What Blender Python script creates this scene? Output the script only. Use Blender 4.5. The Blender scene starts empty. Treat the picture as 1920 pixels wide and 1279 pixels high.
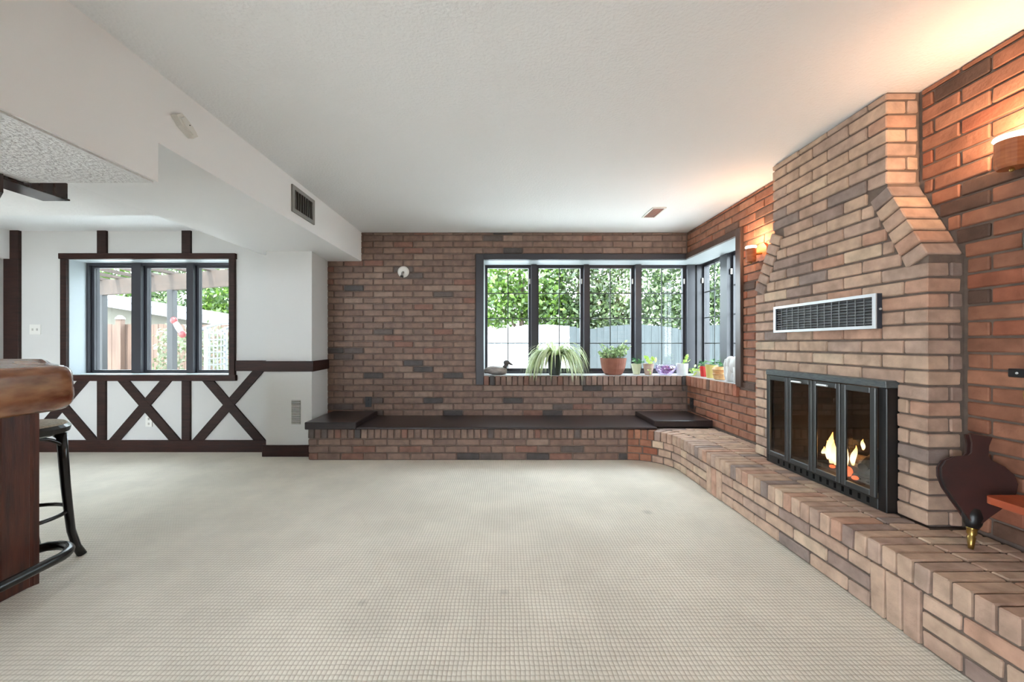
import bpy, math, random
import numpy as np
from mathutils import Vector, Matrix, Euler

random.seed(7)
S = bpy.context.scene
C = S.collection
PI = math.pi

# ------------------------------------------------------------------ camera, world, sun, exposure
F = 742.0                       # focal length in pixels of the 1920 x 1279 frame
PX, PY, CZ = 943.0, 645.0, 1.12  # principal point (pixels), camera height
cam = bpy.data.cameras.new('camera')
cam.sensor_width = 36.0
cam.lens = F * 36.0 / 1920.0
cam.shift_x = (960.0 - PX) / 1920.0
cam.shift_y = (PY - 639.5) / 1920.0
cam.clip_start = 0.05
camo = bpy.data.objects.new('camera', cam)
C.objects.link(camo)
camo.location = (0, 0, CZ)
camo.rotation_euler = (PI / 2, 0, 0)
S.camera = camo

S.view_settings.view_transform = 'Standard'
S.view_settings.look = 'None'
S.view_settings.gamma = 1.0
S.view_settings.use_curve_mapping = False
S.view_settings.exposure = 2.55

w = bpy.data.worlds.new('sky')
S.world = w
w.use_nodes = True
bg = w.node_tree.nodes['Background']
bg.inputs[0].default_value = (0.80, 0.90, 1.0, 1)
bg.inputs[1].default_value = 4.2

sun = bpy.data.lights.new('sun', 'SUN')
sun.energy = 3.0
sun.angle = math.radians(0.6)
sun.color = (1.0, 0.95, 0.86)
suno = bpy.data.objects.new('sun', sun)
C.objects.link(suno)
suno.rotation_euler = Vector((0.22, 0.55, -0.80)).to_track_quat('-Z', 'Y').to_euler()
suno.location = (-4, -8, 12)


# ------------------------------------------------------------------ helpers
def P(px, py, Y):
    return Vector(((px - PX) * Y / F, Y, CZ - (py - PY) * Y / F))


def lin(c):
    return tuple((v / 12.92 if v <= 0.04045 else ((v + 0.055) / 1.055) ** 2.4) for v in c)


def rgb(r, g, b):
    return lin((r / 255.0, g / 255.0, b / 255.0)) + (1.0,)


def mat(name, col, rough=0.55, col2=None, nscale=8.0, stretch=(1, 1, 1), bump=0.0, bscale=60.0,
        metal=0.0, spec=0.5, detail=4.0, coords='pos', lo=0.35, hi=0.65, bdist=0.004, coat=0.0):
    m = bpy.data.materials.new(name)
    m.use_nodes = True
    nt = m.node_tree
    N, L = nt.nodes, nt.links
    b = N['Principled BSDF']
    b.inputs['Base Color'].default_value = col
    b.inputs['Roughness'].default_value = rough
    b.inputs['Metallic'].default_value = metal
    b.inputs['Specular IOR Level'].default_value = spec
    b.inputs['Coat Weight'].default_value = coat
    if col2 is not None or bump:
        if coords == 'pos':
            src = N.new('ShaderNodeNewGeometry').outputs['Position']
        else:
            src = N.new('ShaderNodeTexCoord').outputs['Object']
        mp = N.new('ShaderNodeMapping')
        mp.inputs['Scale'].default_value = stretch
        L.new(src, mp.inputs['Vector'])
    if col2 is not None:
        n = N.new('ShaderNodeTexNoise')
        n.inputs['Scale'].default_value = nscale
        n.inputs['Detail'].default_value = detail
        L.new(mp.outputs[0], n.inputs['Vector'])
        r = N.new('ShaderNodeValToRGB')
        r.color_ramp.elements[0].position = lo
        r.color_ramp.elements[1].position = hi
        r.color_ramp.elements[0].color = col
        r.color_ramp.elements[1].color = col2
        L.new(n.outputs['Fac'], r.inputs['Fac'])
        L.new(r.outputs['Color'], b.inputs['Base Color'])
    if bump:
        n2 = N.new('ShaderNodeTexNoise')
        n2.inputs['Scale'].default_value = bscale
        n2.inputs['Detail'].default_value = 3.0
        L.new(mp.outputs[0], n2.inputs['Vector'])
        bp = N.new('ShaderNodeBump')
        bp.inputs['Strength'].default_value = bump
        bp.inputs['Distance'].default_value = bdist
        L.new(n2.outputs['Fac'], bp.inputs['Height'])
        L.new(bp.outputs['Normal'], b.inputs['Normal'])
    return m


def emit(name, col, strength):
    m = bpy.data.materials.new(name)
    m.use_nodes = True
    nt = m.node_tree
    for n in list(nt.nodes):
        if n.type == 'BSDF_PRINCIPLED':
            nt.nodes.remove(n)
    e = nt.nodes.new('ShaderNodeEmission')
    e.inputs[0].default_value = col
    e.inputs[1].default_value = strength
    nt.links.new(e.outputs[0], nt.nodes['Material Output'].inputs[0])
    return m


def glass(name, tint=(0.95, 0.97, 0.96, 1), gloss=0.06, rough=0.0):
    m = bpy.data.materials.new(name)
    m.use_nodes = True
    nt = m.node_tree
    N, L = nt.nodes, nt.links
    for n in list(N):
        if n.type == 'BSDF_PRINCIPLED':
            N.remove(n)
    t = N.new('ShaderNodeBsdfTransparent')
    t.inputs[0].default_value = tint
    g = N.new('ShaderNodeBsdfGlossy')
    g.inputs['Roughness'].default_value = rough
    mx = N.new('ShaderNodeMixShader')
    mx.inputs[0].default_value = gloss
    L.new(t.outputs[0], mx.inputs[1])
    L.new(g.outputs[0], mx.inputs[2])
    L.new(mx.outputs[0], N['Material Output'].inputs[0])
    return m


class MB:
    """collects shapes in world coordinates, then builds ONE mesh object"""
    def __init__(self):
        self.v, self.f = [], []

    def add(self, vs, fs):
        o = len(self.v)
        self.v += [tuple(v) for v in vs]
        self.f += [tuple(i + o for i in f) for f in fs]
        return self

    def box(self, x0, x1, y0, y1, z0, z1):
        return self.add([(x0, y0, z0), (x1, y0, z0), (x1, y1, z0), (x0, y1, z0), (x0, y0, z1), (x1, y0, z1), (x1, y1, z1), (x0, y1, z1)],
                        [(0, 3, 2, 1), (4, 5, 6, 7), (0, 1, 5, 4), (1, 2, 6, 5), (2, 3, 7, 6), (3, 0, 4, 7)])

    def cbox(self, x0, x1, y0, y1, z0, z1, c=0.004):
        """box with chamfered edges"""
        vs, fs = cham(x1 - x0, y1 - y0, z1 - z0, c)
        cx, cy, cz = (x0 + x1) / 2, (y0 + y1) / 2, (z0 + z1) / 2
        return self.add([(v[0] + cx, v[1] + cy, v[2] + cz) for v in vs], fs)

    def prism(self, poly, axis, a, b):
        """poly: list of 2-D points in the plane normal to axis ('x': (y,z), 'y': (x,z), 'z': (x,y))"""
        n = len(poly)
        ar = sum(poly[i][0] * poly[(i + 1) % n][1] - poly[(i + 1) % n][0] * poly[i][1] for i in range(n))
        if ar < 0:
            poly = poly[::-1]
        def p(q, t):
            return {'x': (t, q[0], q[1]), 'y': (q[0], t, q[1]), 'z': (q[0], q[1], t)}[axis]
        vs = [p(q, a) for q in poly] + [p(q, b) for q in poly]
        fs = [tuple(range(n - 1, -1, -1)), tuple(range(n, 2 * n))]
        fs += [(i, (i + 1) % n, n + (i + 1) % n, n + i) for i in range(n)]
        if axis == 'y':
            fs = [f[::-1] for f in fs]
        return self.add(vs, fs)

    def bar(self, p, q, w, t, up=(0, 0, 1)):
        """rectangular bar from p to q, w along side, t along up"""
        p, q = Vector(p), Vector(q)
        d = (q - p).normalized()
        s = d.cross(Vector(up))
        if s.length < 1e-5:
            s = d.cross(Vector((1, 0, 0)))
        s.normalize()
        u = s.cross(d).normalized()
        vs = []
        for c in (p, q):
            for a, b in ((-1, -1), (1, -1), (1, 1), (-1, 1)):
                vs.append(c + s * (a * w / 2) + u * (b * t / 2))
        return self.add(vs, [(3, 2, 1, 0), (4, 5, 6, 7), (0, 1, 5, 4), (1, 2, 6, 5), (2, 3, 7, 6), (3, 0, 4, 7)])

    def tube(self, pts, r, n=10, closed=False):
        pts = [Vector(p) for p in pts]
        rs = r if isinstance(r, (list, tuple)) else [r] * len(pts)
        k = len(pts)
        vs, fs = [], []
        prev = None
        for i in range(k):
            a = pts[(i - 1) % k] if (closed or i > 0) else pts[i]
            b = pts[(i + 1) % k] if (closed or i < k - 1) else pts[i]
            d = (b - a).normalized()
            if prev is None:
                s = d.cross(Vector((0, 0, 1)))
                if s.length < 1e-3:
                    s = d.cross(Vector((1, 0, 0)))
            else:
                s = prev - d * prev.dot(d)
            s.normalize()
            prev = s
            u = d.cross(s)
            for j in range(n):
                a2 = 2 * PI * j / n
                vs.append(pts[i] + (s * math.cos(a2) + u * math.sin(a2)) * rs[i])
        m = k if closed else k - 1
        for i in range(m):
            for j in range(n):
                i2 = (i + 1) % k
                fs.append((i * n + j, i * n + (j + 1) % n, i2 * n + (j + 1) % n, i2 * n + j))
        if not closed:
            fs.append(tuple(range(n - 1, -1, -1)))
            fs.append(tuple((k - 1) * n + j for j in range(n)))
        return self.add(vs, fs)

    def lathe(self, c, prof, n=24, axis=(0, 0, 1)):
        """prof: (radius, height) list along axis from c"""
        q = Vector((0, 0, 1)).rotation_difference(Vector(axis))
        c = Vector(c)
        vs, fs = [], []
        for r, h in prof:
            for j in range(n):
                a = 2 * PI * j / n
                vs.append(c + q @ Vector((r * math.cos(a), r * math.sin(a), h)))
        for i in range(len(prof) - 1):
            for j in range(n):
                fs.append((i * n + j, i * n + (j + 1) % n, (i + 1) * n + (j + 1) % n, (i + 1) * n + j))
        if prof[0][0] > 1e-4:
            fs.append(tuple(range(n - 1, -1, -1)))
        if prof[-1][0] > 1e-4:
            fs.append(tuple((len(prof) - 1) * n + j for j in range(n)))
        return self.add(vs, fs)

    def ball(self, c, rx, ry, rz, n=16, m=10, rot=None):
        vs, fs = [], []
        c = Vector(c)
        for i in range(m + 1):
            t = PI * i / m
            for j in range(n):
                a = 2 * PI * j / n
                v = Vector((rx * math.sin(t) * math.cos(a), ry * math.sin(t) * math.sin(a), -rz * math.cos(t)))
                if rot:
                    v = rot @ v
                vs.append(c + v)
        for i in range(m):
            for j in range(n):
                fs.append((i * n + j, i * n + (j + 1) % n, (i + 1) * n + (j + 1) % n, (i + 1) * n + j))
        return self.add(vs, fs)


def cham(lx, ly, lz, c, rnd=None, j=0.0):
    """chamfered box centred at the origin: 24 verts, 44 triangles"""
    h = (lx / 2, ly / 2, lz / 2)
    c = min(c, min(h) * 0.6)
    vs, idx = [], {}
    for sx in (-1, 1):
        for sy in (-1, 1):
            for sz in (-1, 1):
                s = (sx, sy, sz)
                jit = [(rnd.uniform(-j, j) if rnd else 0) for _ in range(3)]
                for ax in range(3):
                    p = [s[k] * (h[k] if k == ax else h[k] - c) + jit[k] for k in range(3)]
                    idx[(s, ax)] = len(vs)
                    vs.append(tuple(p))
    fs = []
    def face(keys):
        pts = [Vector(vs[idx[k]]) for k in keys]
        n = (pts[1] - pts[0]).cross(pts[2] - pts[0])
        ctr = sum(pts, Vector()) / len(pts)
        f = tuple(idx[k] for k in keys)
        fs.append(f if n.dot(ctr) > 0 else f[::-1])
    R = (-1, 1)
    for ax in range(3):
        a, b = [k for k in range(3) if k != ax]
        for s in R:
            ks = []
            for u, v in ((-1, -1), (1, -1), (1, 1), (-1, 1)):
                t = [0, 0, 0]
                t[ax], t[a], t[b] = s, u, v
                ks.append((tuple(t), ax))
            face(ks)
    for ax in range(3):          # edges parallel to ax
        a, b = [k for k in range(3) if k != ax]
        for u in R:
            for v in R:
                t0, t1 = [0, 0, 0], [0, 0, 0]
                t0[ax], t1[ax] = -1, 1
                t0[a] = t1[a] = u
                t0[b] = t1[b] = v
                face([(tuple(t0), a), (tuple(t1), a), (tuple(t1), b), (tuple(t0), b)])
    for sx in R:
        for sy in R:
            for sz in R:
                face([((sx, sy, sz), 0), ((sx, sy, sz), 1), ((sx, sy, sz), 2)])
    return vs, fs


def wloc(o):
    return Vector((0, 0, 0)) if o is None else wloc(o.parent) + o.location


def obj(name, mb, m, parent=None, smooth=False, loc=None):
    """link the collected shapes as ONE object; origin at loc or at the parent's origin"""
    base = Vector(loc) if loc is not None else wloc(parent)
    me = bpy.data.meshes.new(name)
    me.from_pydata([(v[0] - base.x, v[1] - base.y, v[2] - base.z) for v in mb.v], [], mb.f)
    me.materials.append(m)
    if smooth:
        me.polygons.foreach_set('use_smooth', [True] * len(me.polygons))
    me.update()
    o = bpy.data.objects.new(name, me)
    C.objects.link(o)
    if parent is not None:
        o.parent = parent
        o.location = base - wloc(parent)
    else:
        o.location = base
    return o


def tag(o, label, cat, group=None):
    o['label'], o['category'] = label, cat
    if group:
        o['group'] = group
    return o


def thing(name, label, cat, loc, group=None):
    o = bpy.data.objects.new(name, None)
    C.objects.link(o)
    o.location = loc
    o.empty_display_size = 0.05
    return tag(o, label, cat, group)


def struct(name, mb, m, label=None, parent=None):
    o = obj(name, mb, m, parent)
    o['kind'] = 'structure'
    if label:
        o['label'] = label
    return o


def autosmooth(o, ang=40):
    o.data.polygons.foreach_set('use_smooth', [True] * len(o.data.polygons))
    try:
        o.data.set_sharp_from_angle(angle=math.radians(ang))
    except Exception:
        pass
    return o


# ------------------------------------------------------------------ materials
def brick_material(name, els):
    m = bpy.data.materials.new(name)
    m.use_nodes = True
    nt = m.node_tree
    N, L = nt.nodes, nt.links
    b = N['Principled BSDF']
    b.inputs['Roughness'].default_value = 0.75
    b.inputs['Specular IOR Level'].default_value = 0.3
    oi = N.new('ShaderNodeObjectInfo')
    r = N.new('ShaderNodeValToRGB')
    r.color_ramp.interpolation = 'CONSTANT'
    cr = r.color_ramp
    cr.elements[0].position, cr.elements[0].color = els[0][0], rgb(*els[0][1])
    cr.elements[1].position, cr.elements[1].color = els[1][0], rgb(*els[1][1])
    for p, c in els[2:]:
        e = cr.elements.new(p)
        e.color = rgb(*c)
    L.new(oi.outputs['Random'], r.inputs['Fac'])
    geo = N.new('ShaderNodeNewGeometry')
    n = N.new('ShaderNodeTexNoise')
    n.inputs['Scale'].default_value = 14
    n.inputs['Detail'].default_value = 6
    L.new(geo.outputs['Position'], n.inputs['Vector'])
    mr = N.new('ShaderNodeMapRange')
    mr.inputs[1].default_value, mr.inputs[2].default_value = 0.3, 0.7
    mr.inputs[3].default_value, mr.inputs[4].default_value = 0.78, 1.2
    L.new(n.outputs['Fac'], mr.inputs[0])
    mu = N.new('ShaderNodeMix')
    mu.data_type = 'RGBA'
    mu.blend_type = 'MULTIPLY'
    mu.inputs[0].default_value = 1.0
    L.new(r.outputs['Color'], mu.inputs[6])
    L.new(mr.outputs[0], mu.inputs[7])
    L.new(mu.outputs[2], b.inputs['Base Color'])
    n2 = N.new('ShaderNodeTexNoise')
    n2.inputs['Scale'].default_value = 55
    n2.inputs['Detail'].default_value = 5
    L.new(geo.outputs['Position'], n2.inputs['Vector'])
    bp = N.new('ShaderNodeBump')
    bp.inputs['Strength'].default_value = 0.55
    bp.inputs['Distance'].default_value = 0.006
    L.new(n2.outputs['Fac'], bp.inputs['Height'])
    L.new(bp.outputs['Normal'], b.inputs['Normal'])
    return m


def carpet_material():
    m = bpy.data.materials.new('berber_carpet')
    m.use_nodes = True
    nt = m.node_tree
    N, L = nt.nodes, nt.links
    b = N['Principled BSDF']
    b.inputs['Roughness'].default_value = 0.95
    b.inputs['Specular IOR Level'].default_value = 0.1
    geo = N.new('ShaderNodeNewGeometry')
    sp = N.new('ShaderNodeSeparateXYZ')
    # slight wobble of the loop rows
    nw = N.new('ShaderNodeTexNoise')
    nw.inputs['Scale'].default_value = 9
    L.new(geo.outputs['Position'], nw.inputs['Vector'])
    va = N.new('ShaderNodeVectorMath')
    va.operation = 'MULTIPLY_ADD'
    va.inputs[1].default_value = (0.012, 0.012, 0)
    L.new(nw.outputs['Color'], va.inputs[0])
    L.new(geo.outputs['Position'], va.inputs[2])
    L.new(va.outputs[0], sp.inputs[0])
    def loop(out, period):
        a = N.new('ShaderNodeMath'); a.operation = 'MULTIPLY'; a.inputs[1].default_value = PI / period
        L.new(out, a.inputs[0])
        s = N.new('ShaderNodeMath'); s.operation = 'SINE'
        L.new(a.outputs[0], s.inputs[0])
        q = N.new('ShaderNodeMath'); q.operation = 'ABSOLUTE'
        L.new(s.outputs[0], q.inputs[0])
        return q.outputs[0]
    hx, hy = loop(sp.outputs[0], 0.0165), loop(sp.outputs[1], 0.021)
    mn = N.new('ShaderNodeMath'); mn.operation = 'MULTIPLY'
    L.new(hx, mn.inputs[0]); L.new(hy, mn.inputs[1])
    pw = N.new('ShaderNodeMath'); pw.operation = 'POWER'; pw.inputs[1].default_value = 0.5
    L.new(mn.outputs[0], pw.inputs[0])
    bp = N.new('ShaderNodeBump')
    bp.inputs['Strength'].default_value = 0.5
    bp.inputs['Distance'].default_value = 0.005
    L.new(pw.outputs[0], bp.inputs['Height'])
    L.new(bp.outputs['Normal'], b.inputs['Normal'])
    r = N.new('ShaderNodeValToRGB')
    r.color_ramp.elements[0].position, r.color_ramp.elements[0].color = 0.1, rgb(208, 199, 184)  # shade of the gaps between loops put into the colour
    r.color_ramp.elements[1].position, r.color_ramp.elements[1].color = 0.7, rgb(238, 231, 218)
    L.new(pw.outputs[0], r.inputs['Fac'])
    # worn and soiled patches
    n = N.new('ShaderNodeTexNoise')
    n.inputs['Scale'].default_value = 1.7
    n.inputs['Detail'].default_value = 7
    n.inputs['Roughness'].default_value = 0.62
    L.new(geo.outputs['Position'], n.inputs['Vector'])
    mr = N.new('ShaderNodeMapRange')
    mr.inputs[1].default_value, mr.inputs[2].default_value = 0.40, 0.62
    mr.inputs[3].default_value, mr.inputs[4].default_value = 0.90, 1.03
    L.new(n.outputs['Fac'], mr.inputs[0])
    fac = mr.outputs[0]
    for (sx, sy, rad, k) in ((0.968, 2.64, 0.05, 0.75), (-0.60, 1.72, 0.035, 0.8), (0.01, 1.79, 0.035, 0.82), (-0.52, 1.62, 0.20, 0.90),
                             (0.10, 2.66, 0.16, 0.93), (0.62, 2.62, 0.13, 0.93), (-0.30, 1.63, 0.12, 0.9)):
        d = N.new('ShaderNodeVectorMath'); d.operation = 'DISTANCE'
        d.inputs[1].default_value = (sx, sy, 0)
        L.new(va.outputs[0], d.inputs[0])
        q = N.new('ShaderNodeMapRange')
        q.interpolation_type = 'SMOOTHSTEP'
        q.inputs[1].default_value, q.inputs[2].default_value = 0.0, rad
        q.inputs[3].default_value, q.inputs[4].default_value = k, 1.0
        L.new(d.outputs['Value'], q.inputs[0])
        mm = N.new('ShaderNodeMath'); mm.operation = 'MULTIPLY'
        L.new(fac, mm.inputs[0]); L.new(q.outputs[0], mm.inputs[1])
        fac = mm.outputs[0]
    mu = N.new('ShaderNodeMix')
    mu.data_type = 'RGBA'; mu.blend_type = 'MULTIPLY'
    mu.inputs[0].default_value = 1.0
    L.new(r.outputs['Color'], mu.inputs[6]); L.new(fac, mu.inputs[7])
    L.new(mu.outputs[2], b.inputs['Base Color'])
    return m


def leaf_material(name, c1, c2, trans=0.35):
    m = bpy.data.materials.new(name)
    m.use_nodes = True
    nt = m.node_tree
    N, L = nt.nodes, nt.links
    for n in list(N):
        if n.type == 'BSDF_PRINCIPLED':
            N.remove(n)
    geo = N.new('ShaderNodeNewGeometry')
    r = N.new('ShaderNodeValToRGB')
    r.color_ramp.elements[0].color = c1
    r.color_ramp.elements[1].color = c2
    L.new(geo.outputs['Random Per Island'], r.inputs['Fac'])
    d = N.new('ShaderNodeBsdfDiffuse')
    t = N.new('ShaderNodeBsdfTranslucent')
    L.new(r.outputs['Color'], d.inputs[0])
    L.new(r.outputs['Color'], t.inputs[0])
    mx = N.new('ShaderNodeMixShader')
    mx.inputs[0].default_value = trans
    L.new(d.outputs[0], mx.inputs[1]); L.new(t.outputs[0], mx.inputs[2])
    g = N.new('ShaderNodeBsdfGlossy')
    g.inputs['Roughness'].default_value = 0.4
    mx2 = N.new('ShaderNodeMixShader')
    mx2.inputs[0].default_value = 0.06
    L.new(mx.outputs[0], mx2.inputs[1]); L.new(g.outputs[0], mx2.inputs[2])
    L.new(mx2.outputs[0], N['Material Output'].inputs[0])
    return m


def tones(f, base=((92, 84, 82), (112, 98, 92), (146, 115, 101), (154, 124, 110), (143, 115, 103), (158, 127, 113), (152, 110, 95), (166, 137, 122))):
    return [(p, tuple(min(250, c * k) for c, k in zip(b, f))) for p, b in zip((0.0, 0.05, 0.09, 0.30, 0.52, 0.70, 0.86, 0.94), base)]
BRICK_BACK = brick_material('shaded_brown_brick', tones((0.86, 0.89, 0.90)))  # one brick in three tones: dimness, warm light and daylight put into the colour
BRICK_SIDE = brick_material('warmlit_red_brick', tones((1.00, 0.86, 0.77)))
BRICK_TAN = brick_material('daylit_tan_brick', tones((1.25, 1.33, 1.33), ((118, 98, 92), (124, 100, 92), (146, 115, 101), (152, 122, 106), (143, 115, 103), (156, 125, 109), (150, 112, 96), (162, 134, 116))))
MORTAR = mat('mortar', rgb(120, 104, 94), 0.95, rgb(104, 91, 83), 20, bump=0.4, bscale=90)
CARPET = carpet_material()
WHITE = mat('white_soffit_paint', rgb(240, 240, 240), 0.7, bump=0.08, bscale=180, bdist=0.002)
WALLW = mat('off_white_wall_paint', rgb(202, 201, 198), 0.75, bump=0.08, bscale=180, bdist=0.002)
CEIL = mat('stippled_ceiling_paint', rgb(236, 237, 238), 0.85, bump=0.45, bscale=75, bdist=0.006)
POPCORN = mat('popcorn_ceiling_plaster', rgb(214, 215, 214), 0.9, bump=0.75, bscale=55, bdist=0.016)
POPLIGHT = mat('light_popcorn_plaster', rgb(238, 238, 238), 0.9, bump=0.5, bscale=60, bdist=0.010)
LINING = mat('painted_window_lining', rgb(172, 180, 184), 0.35)
DARKWOOD = mat('dark_stained_timber', rgb(52, 32, 27), 0.5, rgb(36, 23, 20), 6, (1, 1, 9), bump=0.25, bscale=30, spec=0.25)
DARKWOODH = mat('dark_stained_timber_rail', rgb(56, 30, 24), 0.45, rgb(38, 22, 19), 6, (1, 9, 9), bump=0.25, bscale=30, spec=0.25)
FRAMEDARK = mat('dark_window_frame_paint', rgb(50, 50, 56), 0.35)
SLAB = mat('dark_bench_cap', rgb(52, 44, 45), 0.28, rgb(40, 34, 36), 5, (2, 9, 9), coat=0.1)
GLASS = glass('window_glass', (0.80, 0.82, 0.81, 1), 0.025)
CAME = mat('lead_came', rgb(52, 58, 56), 0.5)
BLACKMETAL = mat('black_metal', rgb(22, 23, 25), 0.38)
BLACKPAINT = mat('black_painted_bentwood', rgb(20, 20, 22), 0.25)
GREYMETAL = mat('grey_painted_metal', rgb(140, 139, 135), 0.5)
CHROME = mat('brushed_steel', rgb(212, 214, 216), 0.35, metal=0.35)
BRASS = mat('brass', rgb(170, 140, 80), 0.3, metal=0.9)
PLASTICW = mat('off_white_plastic', rgb(222, 220, 214), 0.45)
DUCTDARK = mat('dark_void', rgb(38, 36, 34), 0.8)


# ------------------------------------------------------------------ brickwork
_brick_cache = {}
BMAT = {'wall_back': BRICK_BACK, 'wall_right': BRICK_SIDE, 'brick_hearth': BRICK_TAN, 'brick_chimney': BRICK_TAN}
_brnd = random.Random(3)


def brick_mesh(L, D, H, m):
    key = (round(L / 0.006), round(D / 0.006), round(H / 0.004), _brnd.randrange(3), m.name)
    if key not in _brick_cache:
        vs, fs = cham(L, D, H, 0.0045, _brnd, 0.0016)
        me = bpy.data.meshes.new('brick')
        me.from_pydata([(v[0], v[1] + D / 2, v[2]) for v in vs], [], fs)   # front face at y = 0
        me.materials.append(m)
        _brick_cache[key] = me
    return _brick_cache[key]


def brick(parent, ctr, L, H, D, rot, name='brick', m=None):
    """ctr: centre of the front face; rot: euler (local x length, +y into the wall, z up)"""
    o = bpy.data.objects.new(name, brick_mesh(L, D, H, m or BMAT[parent.name]))
    C.objects.link(o)
    o.parent = parent
    o.location = Vector(ctr) - wloc(parent)
    o.rotation_euler = rot
    return o


BL, BC, J = 0.223, 0.070, 0.0105     # brick pitch, course pitch, joint


def courses(parent, z0, z1, spans, place, D=0.05, half0=0, rot=(0, 0, 0), m=None, phase=0.0):
    """running bond between z0 and z1; spans(zc, zlo, zhi) -> list of (a, b); place(a_mid, zc) -> front-face centre"""
    k = 0
    z = z0
    while z < z1 - 0.015:
        h = min(BC, z1 - z)
        zc = z + h / 2
        for (a, b) in spans(zc, z, z + h):
            off = (BL / 2 if (k + half0) % 2 else 0.0) + phase
            s = math.floor((a - off) / BL) * BL + off
            segs = []
            while s < b - 1e-6:
                lo, hi = max(s, a), min(s + BL, b)
                if hi - lo > 1e-6:
                    segs.append([lo, hi])
                s += BL
            # merge slivers into their neighbours
            if len(segs) > 1 and segs[0][1] - segs[0][0] < 0.045:
                segs[1][0] = segs[0][0]; segs.pop(0)
            if len(segs) > 1 and segs[-1][1] - segs[-1][0] < 0.045:
                segs[-2][1] = segs[-1][1]; segs.pop()
            for lo, hi in segs:
                l = hi - lo - J
                if l < 0.02:
                    continue
                p = Vector(place((lo + hi) / 2, zc))
                p += Vector((_brnd.uniform(-1, 1), _brnd.uniform(-1, 1), 0)) * 0.0012
                brick(parent, p, l, h - J, D, rot, m=m)
        z += BC
        k += 1


# ================================================================== THE ROOM
YB = 4.43        # face of the brick back wall
XR = 2.06        # face of the brick right wall
ZC = 2.37        # main ceiling
XS0, XS1, ZS = -2.49, -1.585, 2.045   # soffit
XW = -5.17       # left side wall
YL = 4.12        # half-timbered wall
YREAR = -2.6
HT = 0.30        # hearth top
WT, WS = 2.063, 0.768   # corner window: head and sill

floor_mb = MB()
floor_mb.box(-5.3, 2.5, YREAR - 0.1, 4.85, -0.12, 0.0)
struct('floor', floor_mb, CARPET, 'cream looped berber carpet with small stains')

c = MB().box(XS1 - 0.02, 2.55, YREAR - 0.1, 4.95, ZC, ZC + 0.12)
struct('ceiling', c, CEIL, 'white stippled ceiling')
c = MB().box(XS0, XS1, 1.82, YB + 0.2, ZS, ZC + 0.12)
struct('ceiling_soffit', c, WHITE, 'long white boxed soffit along the ceiling')
c = MB().box(XW - 0.1, XS1, YREAR - 0.1, 1.82, 1.864, ZC + 0.12)
struct('ceiling_drop', c, WHITE, 'low white bulkhead over the bar')
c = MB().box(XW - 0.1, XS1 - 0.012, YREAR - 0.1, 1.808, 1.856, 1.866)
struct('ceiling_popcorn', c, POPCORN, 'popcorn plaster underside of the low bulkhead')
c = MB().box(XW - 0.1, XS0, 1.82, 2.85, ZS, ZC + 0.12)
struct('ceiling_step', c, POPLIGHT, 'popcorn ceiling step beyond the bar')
c = MB().box(XW - 0.1, XS0, 2.85, 4.6, 2.295, ZC + 0.12)
struct('ceiling_alcove', c, CEIL, 'white ceiling in front of the timbered wall')

# --- left side wall, bulkhead, rear wall
struct('wall_left', MB().box(XW - 0.12, XW, YREAR - 0.1, 4.5, 0, 2.45), WALLW, 'white side wall beyond the bar')
struct('trim_left_bulkhead', MB().box(XW - 0.001, XW + 0.07, 1.9, YL - 0.002, 2.0, 2.30), WHITE, 'white boxed bulkhead at the top of the side wall')
r = MB()
r.box(XW, -4.9, YREAR - 0.1, YREAR, 0, 2.45).box(-1.9, 2.45, YREAR - 0.1, YREAR, 0, 2.45).box(-4.9, -1.9, YREAR - 0.1, YREAR, 2.2, 2.45)  # wide opening added behind the camera to let in fill light
struct('wall_rear', r, WHITE, 'white rear wall with a wide opening added to let in sky light')

# --- brick back wall
wb = MB()
wb.box(-2.05, -0.225, YB + 0.012, 4.85, 0, ZC)
wb.box(-0.225, 2.46, YB + 0.012, 4.85, 0, WS - 0.02)
wb.box(-0.225, XR + 0.012, YB + 0.012, 4.85, WT + 0.012, ZC + 0.05)
wall_back = struct('wall_back', wb, MORTAR, 'reddish brown brick back wall with a corner window')

XT0 = -0.303     # outer edge of the window trim
def span_back(zc, lo, hi):
    if hi > 0.665 and lo < 0.755:
        return [(-1.97, -0.225)]
    if lo < 2.118 and zc > 0.7:
        return [(-1.97, XT0)]
    return [(-1.97, XR)]
courses(wall_back, 0.01 + HT, ZC, span_back, lambda a, z: (a, YB, z))
# rowlock sill bricks, back wall
n = 36
for i in range(n):
    p = (XR + 0.215) / n
    brick(wall_back, (-0.215 + (i + 0.5) * p, YB - 0.022, 0.712), p - 0.009, 0.104, 0.10, (0, 0, 0), 'sill_brick')

# --- brick right wall
FB = (1.955, 2.735, 0.335, 0.915)      # firebox hole: y0, y1, z0, z1
wr = MB()
X0, X1 = XR + 0.012, 2.46
wr.box(X0, X1, YREAR, FB[0], 0, ZC + 0.05).box(X0, X1, FB[1], 3.464, 0, ZC + 0.05)
wr.box(X0, X1, FB[0], FB[1], 0, FB[2]).box(X0, X1, FB[0], FB[1], FB[3], ZC + 0.05)
wr.box(X0, X1, 3.464, YB + 0.012, 0, WS - 0.02).box(X0, X1, 3.464, 4.85, WT + 0.012, ZC + 0.05)
wall_right = struct('wall_right', wr, MORTAR, 'reddish brown brick right wall behind the fireplace')

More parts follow.
